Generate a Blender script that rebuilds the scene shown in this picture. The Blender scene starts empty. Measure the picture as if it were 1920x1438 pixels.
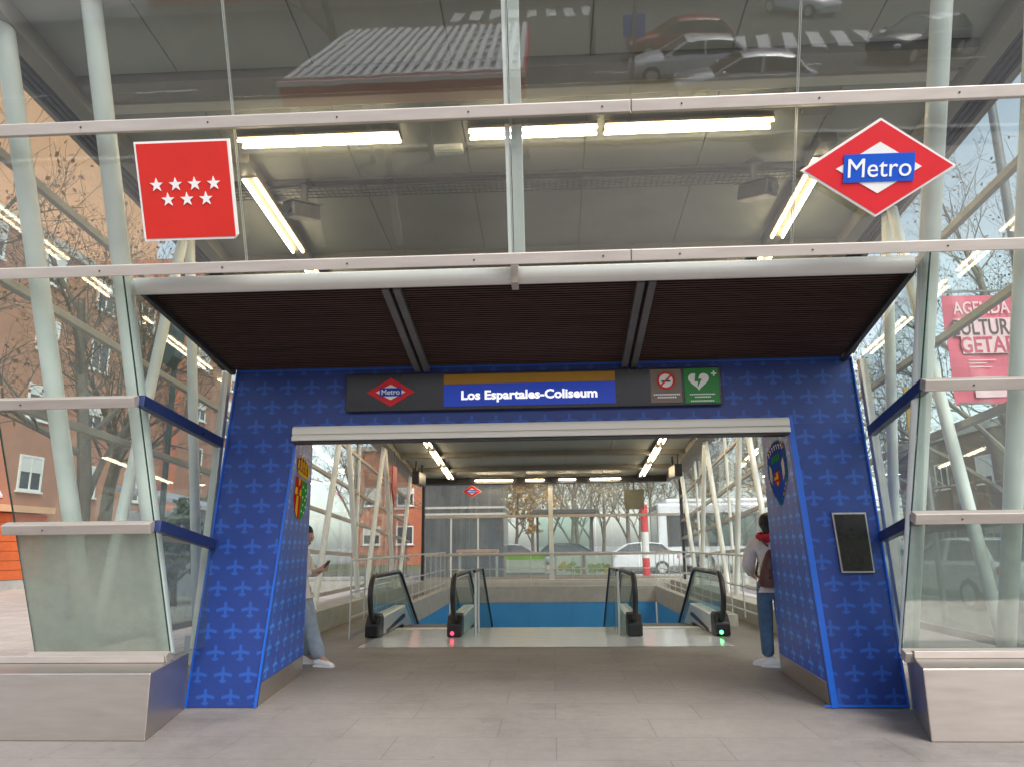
import bpy, bmesh, math, random
from mathutils import Vector, Matrix, Euler
random.seed(7)
R = math.radians
scene = bpy.context.scene
col = scene.collection

# ------------------------------------------------------------------ camera, sky, sun, exposure
H = 1.42
F = 1386.0
def cam_axes(vpx=1035., vpy=1019., roll=.0215):
    d = Vector(((vpx-960)/F, -(vpy-719)/F, -1)).normalized()
    X = Vector((1, roll, 0)); X.z = -(X.x*d.x+X.y*d.y)/d.z; X.normalize()
    z = X.cross(d)
    return X, d, z
ax = cam_axes()
rot = Matrix([list(ax[0]), list(ax[1]), list(ax[2])])     # rows: world axes seen from the camera
cam = bpy.data.cameras.new('camera')
cam.sensor_fit = 'HORIZONTAL'; cam.sensor_width = 36; cam.lens = 36*F/1920
cam.clip_start = .05; cam.clip_end = 2000
camo = bpy.data.objects.new('camera', cam); col.objects.link(camo)
camo.matrix_world = Matrix.Translation((0, 0, H)) @ rot.to_4x4()
scene.camera = camo

SUN_EL, SUN_AZ = 48, 150        # behind the camera, a little to the right
world = bpy.data.worlds.new("World"); scene.world = world; world.use_nodes = True
nt = world.node_tree; nt.nodes.clear()
sky = nt.nodes.new('ShaderNodeTexSky'); sky.sky_type = 'NISHITA'; sky.sun_disc = False
sky.sun_elevation = R(SUN_EL); sky.sun_rotation = R(SUN_AZ)
sky.air_density = 1.0; sky.dust_density = 2.0; sky.ozone_density = 1.0
hs = nt.nodes.new('ShaderNodeHueSaturation'); hs.inputs['Saturation'].default_value = .5
bg = nt.nodes.new('ShaderNodeBackground'); bg.inputs['Strength'].default_value = .15
wo = nt.nodes.new('ShaderNodeOutputWorld')
nt.links.new(sky.outputs[0], hs.inputs['Color']); nt.links.new(hs.outputs[0], bg.inputs[0]); nt.links.new(bg.outputs[0], wo.inputs[0])
sl = bpy.data.lights.new('sun', 'SUN'); sl.energy = 1.2; sl.angle = R(25); sl.color = (1, .95, .88)
so = bpy.data.objects.new('sun', sl); col.objects.link(so)
sd = Vector((math.sin(R(SUN_AZ))*math.cos(R(SUN_EL)), math.cos(R(SUN_AZ))*math.cos(R(SUN_EL)), math.sin(R(SUN_EL))))
so.rotation_euler = sd.to_track_quat('Z', 'Y').to_euler(); so.location = sd*60
scene.view_settings.view_transform = 'Standard'; scene.view_settings.look = 'None'
scene.view_settings.exposure = 1.22; scene.view_settings.gamma = 1
scene.cycles.transparent_max_bounces = 24
scene.cycles.max_bounces = 7
scene.cycles.caustics_reflective = False; scene.cycles.caustics_refractive = False

# ------------------------------------------------------------------ materials
def srgb(r, g, b):
    f = lambda c: (c/255/12.92) if c/255 <= .04045 else ((c/255+.055)/1.055)**2.4
    return (f(r), f(g), f(b), 1)
class N:
    def __init__(s, m): s.m = m; s.nt = m.node_tree
    def add(s, t, **k):
        n = s.nt.nodes.new(t)
        for a, b in k.items(): setattr(n, a, b)
        return n
    def ln(s, a, b): s.nt.links.new(a, b)
    def math(s, op, a, b=None, clamp=False):
        n = s.add('ShaderNodeMath', operation=op); n.use_clamp = clamp
        for i, v in enumerate((a, b)):
            if v is None: continue
            if isinstance(v, (int, float)): n.inputs[i].default_value = v
            else: s.ln(v, n.inputs[i])
        return n.outputs[0]
    def mix(s, f, a, b):
        n = s.add('ShaderNodeMix', data_type='RGBA')
        for i, v in ((0, f), (6, a), (7, b)):
            if isinstance(v, (int, float, tuple)): n.inputs[i].default_value = v
            else: s.ln(v, n.inputs[i])
        return n.outputs[2]
def mat(name, c, rough=.6, metal=0., var=.12, scale=6., bump=0., bscale=40., emit=0., stretch=None, dirt_haze=0.):
    m = bpy.data.materials.new(name); m.use_nodes = True
    n = N(m); b = m.node_tree.nodes['Principled BSDF']
    if len(c) == 3: c = (*c, 1)
    b.inputs['Roughness'].default_value = rough; b.inputs['Metallic'].default_value = metal
    tc = n.add('ShaderNodeTexCoord'); vec = tc.outputs['Object']
    if stretch:
        mp = n.add('ShaderNodeMapping'); mp.inputs['Scale'].default_value = stretch; n.ln(vec, mp.inputs[0]); vec = mp.outputs[0]
    if var > 0:
        t = n.add('ShaderNodeTexNoise'); t.inputs['Scale'].default_value = scale; t.inputs['Detail'].default_value = 5; t.inputs['Roughness'].default_value = .6
        n.ln(vec, t.inputs['Vector'])
        mr = n.add('ShaderNodeMapRange'); mr.inputs[1].default_value = .3; mr.inputs[2].default_value = .7
        n.ln(t.outputs[0], mr.inputs[0])
        d = tuple(max(0, x*(1-var)) for x in c[:3])+(1,); l = tuple(min(1, x*(1+var)) for x in c[:3])+(1,)
        cc = n.mix(mr.outputs[0], d, l)
        if dirt_haze > 0:
            t3 = n.add('ShaderNodeTexNoise'); t3.inputs['Scale'].default_value = 1.7; t3.inputs['Detail'].default_value = 8
            n.ln(vec, t3.inputs['Vector'])
            m3 = n.add('ShaderNodeMapRange'); m3.inputs[1].default_value = .5; m3.inputs[2].default_value = .72; m3.inputs[4].default_value = dirt_haze
            n.ln(t3.outputs[0], m3.inputs[0])
            cc = n.mix(m3.outputs[0], cc, (.09, .085, .075, 1))
        n.ln(cc, b.inputs['Base Color'])
        r2 = n.add('ShaderNodeMapRange'); r2.inputs[3].default_value = max(.02, rough-.08); r2.inputs[4].default_value = min(1, rough+.08)
        n.ln(t.outputs[0], r2.inputs[0]); n.ln(r2.outputs[0], b.inputs['Roughness'])
    else: b.inputs['Base Color'].default_value = c
    if bump > 0:
        t2 = n.add('ShaderNodeTexNoise'); t2.inputs['Scale'].default_value = bscale; t2.inputs['Detail'].default_value = 4
        n.ln(vec, t2.inputs['Vector'])
        bp = n.add('ShaderNodeBump'); bp.inputs['Strength'].default_value = bump; bp.inputs['Distance'].default_value = .01
        n.ln(t2.outputs[0], bp.inputs['Height']); n.ln(bp.outputs[0], b.inputs['Normal'])
    if emit > 0:
        b.inputs['Emission Color'].default_value = c; b.inputs['Emission Strength'].default_value = emit
    return m
def glass(name, tint, f0=.05, dirt_haze=0., dirt_haze_col=(.4, .43, .4, 1), wavy=0., dscale=2.5):  # the cloudy layer also stands in for glare and milky reflections
    m = bpy.data.materials.new(name); m.use_nodes = True
    n = N(m); m.node_tree.nodes.clear()
    out = n.add('ShaderNodeOutputMaterial')
    tr = n.add('ShaderNodeBsdfTransparent'); tr.inputs[0].default_value = (*tint, 1)
    gl = n.add('ShaderNodeBsdfGlossy'); gl.inputs['Roughness'].default_value = .015
    ge = n.add('ShaderNodeNewGeometry')
    dp = n.add('ShaderNodeVectorMath', operation='DOT_PRODUCT'); n.ln(ge.outputs['Normal'], dp.inputs[0]); n.ln(ge.outputs['Incoming'], dp.inputs[1])
    a = n.math('ABSOLUTE', dp.outputs['Value']); q = n.math('SUBTRACT', 1, a, True); q = n.math('POWER', q, 5)
    fr = n.math('ADD', n.math('MULTIPLY', q, 1-f0), f0, True)
    tc = n.add('ShaderNodeTexCoord')
    if wavy > 0:
        t2 = n.add('ShaderNodeTexNoise'); t2.inputs['Scale'].default_value = 3; n.ln(tc.outputs['Object'], t2.inputs['Vector'])
        bp = n.add('ShaderNodeBump'); bp.inputs['Strength'].default_value = wavy; bp.inputs['Distance'].default_value = .02
        n.ln(t2.outputs[0], bp.inputs['Height']); n.ln(bp.outputs[0], gl.inputs['Normal'])
    ms = n.add('ShaderNodeMixShader'); n.ln(fr, ms.inputs[0]); n.ln(tr.outputs[0], ms.inputs[1]); n.ln(gl.outputs[0], ms.inputs[2])
    res = ms.outputs[0]
    if dirt_haze > 0:
        d1 = n.add('ShaderNodeBsdfDiffuse'); d1.inputs[0].default_value = dirt_haze_col
        d2 = n.add('ShaderNodeBsdfTranslucent'); d2.inputs[0].default_value = dirt_haze_col
        df = n.add('ShaderNodeMixShader'); n.ln(d1.outputs[0], df.inputs[1]); n.ln(d2.outputs[0], df.inputs[2])
        t = n.add('ShaderNodeTexNoise'); t.inputs['Scale'].default_value = dscale; t.inputs['Detail'].default_value = 8; t.inputs['Roughness'].default_value = .7
        n.ln(tc.outputs['Object'], t.inputs['Vector'])
        mr = n.add('ShaderNodeMapRange'); mr.inputs[1].default_value = .25; mr.inputs[2].default_value = .75; mr.inputs[3].default_value = dirt_haze*.45; mr.inputs[4].default_value = dirt_haze
        n.ln(t.outputs[0], mr.inputs[0])
        m2 = n.add('ShaderNodeMixShader'); n.ln(mr.outputs[0], m2.inputs[0]); n.ln(res, m2.inputs[1]); n.ln(df.outputs[0], m2.inputs[2]); res = m2.outputs[0]
    n.ln(res, out.inputs[0])
    return m
def plane_mat(name, base, plane, cw, ch, s, stagger=True):
    """blue vinyl printed with little aeroplanes; UV is in metres"""
    m = bpy.data.materials.new(name); m.use_nodes = True; n = N(m); b = m.node_tree.nodes['Principled BSDF']
    b.inputs['Roughness'].default_value = .42
    uv = n.add('ShaderNodeTexCoord').outputs['UV']; sp = n.add('ShaderNodeSeparateXYZ'); n.ln(uv, sp.inputs[0])
    v = n.math('DIVIDE', sp.outputs[1], ch); row = n.math('FLOOR', v)
    u = n.math('DIVIDE', sp.outputs[0], cw)
    if stagger: u = n.math('ADD', u, n.math('MULTIPLY', row, .36))
    fx = n.math('ABSOLUTE', n.math('MULTIPLY', n.math('SUBTRACT', n.math('FRACT', u), .5), cw/s))
    fy = n.math('MULTIPLY', n.math('SUBTRACT', n.math('FRACT', v), .5), ch/s)
    def soft(val, w, e=.5):   # 1 where val < w
        mr = n.add('ShaderNodeMapRange'); mr.interpolation_type = 'SMOOTHSTEP'
        mr.inputs[1].default_value = w*(1-e); mr.inputs[2].default_value = w*(1+e); mr.inputs[3].default_value = 1; mr.inputs[4].default_value = 0
        n.ln(val, mr.inputs[0]); return mr.outputs[0]
    fus = n.math('MULTIPLY', soft(fx, .095), soft(n.math('ABSOLUTE', fy), .52, .12))
    wy = n.math('ABSOLUTE', n.math('ADD', n.math('SUBTRACT', fy, .1), n.math('MULTIPLY', fx, .22)))
    wing = n.math('MULTIPLY', soft(wy, .105), soft(fx, .62, .1))
    ty = n.math('ABSOLUTE', n.math('ADD', fy, .4))
    tail = n.math('MULTIPLY', soft(ty, .065), soft(fx, .24, .15))
    k = n.math('MAXIMUM', n.math('MAXIMUM', fus, wing), tail)
    k = n.math('MULTIPLY', k, .85)
    t = n.add('ShaderNodeTexNoise'); t.inputs['Scale'].default_value = 3; n.ln(n.add('ShaderNodeTexCoord').outputs['Object'], t.inputs['Vector'])
    mr = n.add('ShaderNodeMapRange'); mr.inputs[3].default_value = .88; mr.inputs[4].default_value = 1.12; n.ln(t.outputs[0], mr.inputs[0])
    c = n.mix(k, base, plane)
    vm = n.add('ShaderNodeVectorMath', operation='SCALE'); n.ln(c, vm.inputs[0]); n.ln(mr.outputs[0], vm.inputs['Scale'])
    n.ln(vm.outputs[0], b.inputs['Base Color'])
    return m
def brick_mat(name, c1, c2, mortar, scale, bw=.5, bh=.25, msize=.02, rough=.8, bump=.2, off=.5, coord='Object', rotx=None, stain=0.):
    m = bpy.data.materials.new(name); m.use_nodes = True; n = N(m); b = m.node_tree.nodes['Principled BSDF']
    b.inputs['Roughness'].default_value = rough
    tc = n.add('ShaderNodeTexCoord'); vec = tc.outputs[coord]
    if rotx is not None:
        mp = n.add('ShaderNodeMapping'); mp.inputs['Rotation'].default_value = rotx; n.ln(vec, mp.inputs[0]); vec = mp.outputs[0]
    br = n.add('ShaderNodeTexBrick'); br.offset = off
    br.inputs['Color1'].default_value = c1; br.inputs['Color2'].default_value = c2; br.inputs['Mortar'].default_value = mortar
    br.inputs['Scale'].default_value = scale; br.inputs['Mortar Size'].default_value = msize
    br.inputs['Brick Width'].default_value = bw; br.inputs['Row Height'].default_value = bh
    n.ln(vec, br.inputs['Vector'])
    t = n.add('ShaderNodeTexNoise'); t.inputs['Scale'].default_value = .9; t.inputs['Detail'].default_value = 9; t.inputs['Roughness'].default_value = .65; n.ln(tc.outputs['Object'], t.inputs['Vector'])
    mr = n.add('ShaderNodeMapRange'); mr.inputs[1].default_value = .3; mr.inputs[2].default_value = .7; mr.inputs[3].default_value = .86; mr.inputs[4].default_value = 1.1; n.ln(t.outputs[0], mr.inputs[0])
    t2 = n.add('ShaderNodeTexNoise'); t2.inputs['Scale'].default_value = 90; t2.inputs['Detail'].default_value = 3; n.ln(tc.outputs['Object'], t2.inputs['Vector'])
    m2 = n.add('ShaderNodeMapRange'); m2.inputs[1].default_value = .3; m2.inputs[2].default_value = .7; m2.inputs[3].default_value = .85; m2.inputs[4].default_value = 1.15; n.ln(t2.outputs[0], m2.inputs[0])
    f = n.math('MULTIPLY', mr.outputs[0], m2.outputs[0])
    if stain > 0:
        t3 = n.add('ShaderNodeTexNoise'); t3.inputs['Scale'].default_value = .55; t3.inputs['Detail'].default_value = 10; t3.inputs['Roughness'].default_value = .72; n.ln(tc.outputs['Object'], t3.inputs['Vector'])
        m3 = n.add('ShaderNodeMapRange'); m3.inputs[1].default_value = .52; m3.inputs[2].default_value = .68; m3.inputs[3].default_value = 1; m3.inputs[4].default_value = 1-stain; n.ln(t3.outputs[0], m3.inputs[0])
        f = n.math('MULTIPLY', f, m3.outputs[0])
        vo = n.add('ShaderNodeTexVoronoi'); vo.inputs['Scale'].default_value = 2.3; n.ln(tc.outputs['Object'], vo.inputs['Vector'])
        m4 = n.add('ShaderNodeMapRange'); m4.inputs[1].default_value = .028; m4.inputs[2].default_value = .045; m4.inputs[3].default_value = .62; m4.inputs[4].default_value = 1; n.ln(vo.outputs['Distance'], m4.inputs[0])
        t5 = n.add('ShaderNodeTexNoise'); t5.inputs['Scale'].default_value = 11; t5.inputs['Detail'].default_value = 6; t5.inputs['Roughness'].default_value = .7; n.ln(tc.outputs['Object'], t5.inputs['Vector'])
        m5 = n.add('ShaderNodeMapRange'); m5.inputs[1].default_value = .3; m5.inputs[2].default_value = .7; m5.inputs[3].default_value = .9; m5.inputs[4].default_value = 1.08; n.ln(t5.outputs[0], m5.inputs[0])
        f = n.math('MULTIPLY', f, n.math('MULTIPLY', m4.outputs[0], m5.outputs[0]))
    vm = n.add('ShaderNodeVectorMath', operation='SCALE'); n.ln(br.outputs[0], vm.inputs[0]); n.ln(f, vm.inputs['Scale'])
    n.ln(vm.outputs[0], b.inputs['Base Color'])
    if bump:
        bp = n.add('ShaderNodeBump'); bp.inputs['Strength'].default_value = bump; bp.inputs['Distance'].default_value = .004
        h = n.math('SUBTRACT', n.math('MULTIPLY', t2.outputs[0], .4), br.outputs['Fac'])
        n.ln(h, bp.inputs['Height']); n.ln(bp.outputs[0], b.inputs['Normal'])
    return m

M = {}
M['paving'] = brick_mat('paving', (.252, .228, .207, 1), (.230, .208, .190, 1), (.165, .15, .14, 1), 1.0, 1.2, .6, .0045, .6, .15, .37, stain=.3)
M['paving_out'] = brick_mat('paving_out', (.46, .40, .345, 1), (.42, .37, .32, 1), (.2, .17, .15, 1), 1.0, .6, .6, .008, .8, .2, 0., stain=.2)
M['asphalt'] = mat('asphalt', (.075, .075, .078), .85, 0, .25, 3, .4, 120)
M['road_paint'] = mat('road_paint', (.72, .72, .7), .7, 0, .15, 14)
M['kerb'] = mat('kerb_stone', (.42, .41, .39), .8, 0, .15, 8)
M['steel'] = mat('brushed_steel', (.50, .45, .41), .36, .9, .05, 3, .03, 30, stretch=(1, 1, 7), dirt_haze=.10)
M['alu'] = mat('anodised_aluminium', (.575, .525, .475), .45, .45, .08, 5, stretch=(.5, 3, 3))
M['alu_shade'] = mat('shaded_aluminium', (.43, .385, .345), .48, .45, .1, 5, stretch=(.5, 3, 3))  # same aluminium with the shade of the lower rails put into the colour
M['alu_dark'] = mat('navy_metal', (.02, .035, .12), .3, .2, .15, 5)
M['tube'] = mat('white_tube_paint', (.83, .86, .82), .38, 0, .06, 2.5, dirt_haze=.16)
M['rail_grey'] = mat('grey_rail', (.46, .44, .40), .5, .1, .1, 4, dirt_haze=.2)
M['cream'] = mat('cream_metal', (.70, .665, .58), .42, 0, .06, 3, stretch=(.4, 4, 4))
M['ceil'] = mat('ceiling_panel', (.36, .37, .33), .5, .1, .10, 1.2, stretch=(.7, 1, 1))
M['purlin'] = mat('purlin_metal', (.25, .235, .20), .5, .2, .12, 3)
M['darkmetal'] = mat('dark_metal', (.045, .045, .05), .45, .4, .2, 6)
M['soffit'] = mat('soffit_louvre', (.070, .038, .030), .55, .2, .3, 3, stretch=(.3, 6, 1))
M['rib'] = mat('rib_metal', (.16, .16, .165), .45, .4, .15, 5)
M['louvre'] = mat('navy_louvre', (.012, .016, .05), .35, .3, .2, 5)
M['glass'] = glass('clear_glass', (.93, .965, .945), .032, .05, (.6, .64, .6, 1))
M['glass_top'] = glass('front_glass', (.92, .95, .935), .10, .05, (.5, .5, .47, 1), wavy=.02)  # pale veil added to imitate the milky reflections
M['glass_back'] = glass('glare_veil_back_glass', (.93, .965, .945), .045, .17, (.74, .77, .73, 1))  # milky veil put in to imitate the overexposed street beyond
M['glass_murky'] = glass('murky_glass', (.82, .88, .84), .06, .62, (.60, .64, .56, 1), wavy=.2, dscale=1.6)  # murky reflections put in as a nearly opaque greenish layer
M['glass_low'] = glass('reflection_murk_low_glass', (.86, .92, .89), .05, .34, (.34, .37, .34, 1), wavy=.1)  # cloudy layer imitates the smeared reflections of the low panes
M['seal'] = mat('clear_seal', (.42, .45, .43), .4, 0, .1)
M['glass_edge'] = mat('glass_edge', (.02, .06, .045), .15, 0, .1)
M['glass_bal'] = glass('balustrade_glass', (.82, .92, .89), .05, .04, (.3, .45, .45, 1))
M['window'] = mat('window_glass', (.05, .06, .07), .08, .0, .4, .7)
M['black'] = mat('black_rubber', (.012, .012, .014), .35, 0, .2)
M['blackgloss'] = mat('black_sign_face', (.012, .013, .014), .22, 0, .2, 2)
M['screen'] = mat('screen_glass', (.016, .015, .013), .25, 0, .2)
M['blue'] = plane_mat('aeroplane_vinyl', srgb(33, 58, 126), srgb(42, 88, 174), .235, .19, .135)
M['blue_side_bright'] = plane_mat('aeroplane_vinyl_brightened', srgb(44, 84, 182), srgb(66, 160, 255), .33, .195, .14, False)  # same vinyl painted brighter to make up for the shaded inner faces
M['blue_edge'] = mat('bright_blue_edge', srgb(30, 95, 195), .35, 0, .05)
M['blue_panel'] = mat('blue_wall_panel', (.075, .38, .78), .35, 0, .06, 2)
M['concrete'] = mat('concrete', (.46, .45, .41), .75, 0, .12, 4, .15, 30)
M['marble'] = mat('landing_plate', (.84, .86, .88), .16, .3, .08, 5, stretch=(.4, 5, 1))
M['pale_concrete'] = mat('pale_concrete', (.66, .65, .61), .7, 0, .1, 4)
M['white'] = mat('white_paint', (.82, .82, .80), .45, 0, .03)
M['red'] = mat('red_enamel', srgb(205, 34, 22), .6, 0, .04)
M['metro_red'] = mat('metro_red', srgb(212, 26, 38), .55, 0, .04)
M['metro_blue'] = mat('metro_blue', srgb(0, 82, 196), .35, 0, .04)
M['name_blue'] = mat('name_blue', srgb(12, 58, 175), .35, 0, .05, emit=.12)  # small glow added to brighten the name plate
M['gold'] = mat('gold_band', srgb(160, 116, 10), .4, 0, .06)
M['green_sign'] = mat('green_sign', srgb(20, 128, 45), .4, 0, .04)
M['taupe'] = mat('taupe_sign', srgb(125, 112, 100), .5, 0, .05)
M['tubelight'] = mat('lamp_tube', (1, .80, .52), .4, 0, 0, emit=19.0)
M['lampcase'] = mat('lamp_case', (.30, .23, .15), .5, 0, .08)
M['led_red'] = mat('led_red', (1, .03, .06), .4, 0, 0, emit=2.2)
M['led_green'] = mat('led_green', (.08, 1, .2), .4, 0, 0, emit=2.5)
M['brick'] = brick_mat('orange_brick', srgb(196, 108, 74), srgb(180, 94, 66), srgb(170, 120, 95), 3, .5, .14, .03, .85, .1, rotx=(R(90), 0, R(90)))
M['brick_peach'] = mat('peach_render', srgb(222, 172, 132), .85, 0, .08, 1.5)
M['brick_dark'] = brick_mat('brown_brick', srgb(150, 105, 85), srgb(135, 95, 78), srgb(120, 100, 85), 3, .5, .14, .03, .85, .1, rotx=(R(90), 0, R(90)))
M['frame_white'] = mat('white_frame', (.74, .74, .72), .5, 0, .05)
M['shutter'] = mat('white_shutter', (.66, .66, .63), .6, 0, .08, 3, stretch=(1, 1, 14))
M['orange_slat'] = mat('orange_board', srgb(216, 104, 48), .6, 0, .12, 4)
M['grey_render'] = mat('grey_render', (.30, .31, .36), .8, 0, .1, 2)
M['bark'] = mat('bark', (.085, .07, .055), .9, 0, .35, 9, .5, 30)
M['bark_pale'] = mat('pale_bark', (.20, .175, .14), .9, 0, .3, 7, .4, 30)
M['leaf_rust'] = mat('rust_leaf', (.26, .115, .045), .7, 0, .45, 2.2)
M['leaf_gold'] = mat('golden_leaf', (.46, .25, .055), .7, 0, .35, 2.0)
M['leaf_brown'] = mat('brown_seed', (.10, .075, .05), .8, 0, .35, 3)
M['leaf_green'] = mat('dark_green_leaf', (.035, .065, .025), .7, 0, .5, 2.5)
M['leaf_grey'] = mat('grey_twig_leaf', (.30, .25, .17), .8, 0, .35, 2)
M['skin'] = mat('skin', (.55, .33, .24), .5, 0, .06)
M['hair'] = mat('dark_hair', (.013, .010, .009), .5, 0, .3, 40)
M['cream_cloth'] = mat('cream_jacket', (.78, .72, .66), .85, 0, .1, 12, .3, 60)
M['white_cloth'] = mat('white_jacket', (.76, .72, .69), .8, 0, .08, 14, .3, 50)
M['jean_pale'] = mat('pale_denim', (.30, .36, .42), .85, 0, .16, 12, .3, 200)
M['jean'] = mat('blue_denim', (.085, .16, .27), .85, 0, .2, 12, .3, 200)
M['shoe'] = mat('white_shoe', (.78, .77, .76), .55, 0, .05)
M['brown_leather'] = mat('brown_leather', (.11, .034, .024), .45, 0, .3, 10)
M['red_cloth'] = mat('red_scarf', (.55, .015, .04), .85, 0, .2, 20)
M['car_white'] = mat('car_white', (.75, .76, .78), .2, 0, .02); M['car_silver'] = mat('car_silver', (.55, .57, .6), .25, .5, .03)
M['car_red'] = mat('car_red', (.30, .02, .025), .22, 0, .03); M['car_navy'] = mat('car_navy', (.02, .03, .08), .2, 0, .05)
M['tyre'] = mat('tyre', (.02, .02, .02), .8); M['rimm'] = mat('rim', (.72, .73, .72), .35, .35, .05)
M['lampglass'] = mat('head_lamp', (.8, .82, .85), .1, 0, .05); M['tail'] = mat('tail_lamp', (.45, .01, .01), .2, 0, .05)
M['pink'] = mat('pink_banner', srgb(214, 92, 118), .7, 0, .05, 3); M['pink_pale'] = mat('pale_pink_strip', srgb(236, 196, 204), .7, 0, .04)
M['text_dark'] = mat('dark_lettering', srgb(88, 62, 72), .7, 0, 0); M['text_red'] = mat('red_lettering', srgb(200, 66, 96), .7, 0, 0)
M['text_glow'] = mat('glow_added_lettering', (.9, .9, .9), .5, 0, 0, emit=.32)  # glow added to whiten the board lettering in the dim under the soffit
M['text_white'] = mat('white_lettering', (.9, .9, .9), .5, 0, 0)
M['yellow'] = mat('yellow_enamel', srgb(205, 165, 40), .5, 0, .05); M['shield_yellow'] = mat('shield_yellow', srgb(250, 205, 30), .5, 0, .0)
M['shield_red'] = mat('shield_red', srgb(205, 28, 20), .5, 0, 0); M['shield_green'] = mat('shield_green', srgb(40, 165, 55), .5, 0, 0)
M['deep_green'] = mat('deep_green_enamel', (.012, .03, .028), .4, 0, .1); M['navy'] = mat('navy_field', srgb(34, 78, 180), .5, 0, 0)
for k_ in ('shield_yellow', 'shield_red', 'shield_green', 'navy'):
    p_ = M[k_].node_tree.nodes['Principled BSDF'] if k_ in M else None
    if p_: p_.inputs['Roughness'].default_value = .9; p_.inputs['Specular IOR Level'].default_value = .1
M['poster_green'] = mat('poster_green', (.30, .66, .06), .5, 0, .2, 3); M['poster_pale'] = mat('poster_pale', (.72, .84, .74), .5, 0, .15, 5)
M['poster_gold'] = mat('poster_gold', (.72, .52, .05), .5, 0, .3, 6); M['poster_leaf'] = mat('poster_leaf', (.26, .42, .10), .5, 0, .5, 7)
M['bench'] = mat('bench_wood', (.58, .34, .24), .6, 0, .12, 5); M['kiosk_dark'] = mat('kiosk_dark', (.07, .075, .085), .2, .2, .2, 1)
M['red_fascia'] = mat('red_fascia', (.42, .03, .035), .45, 0, .08, 2)
M['roof_white'] = mat('white_slats', (.62, .62, .62), .6, 0, .08)
M['soil'] = mat('soil_green', (.07, .09, .035), .9, 0, .4, 2)

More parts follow.
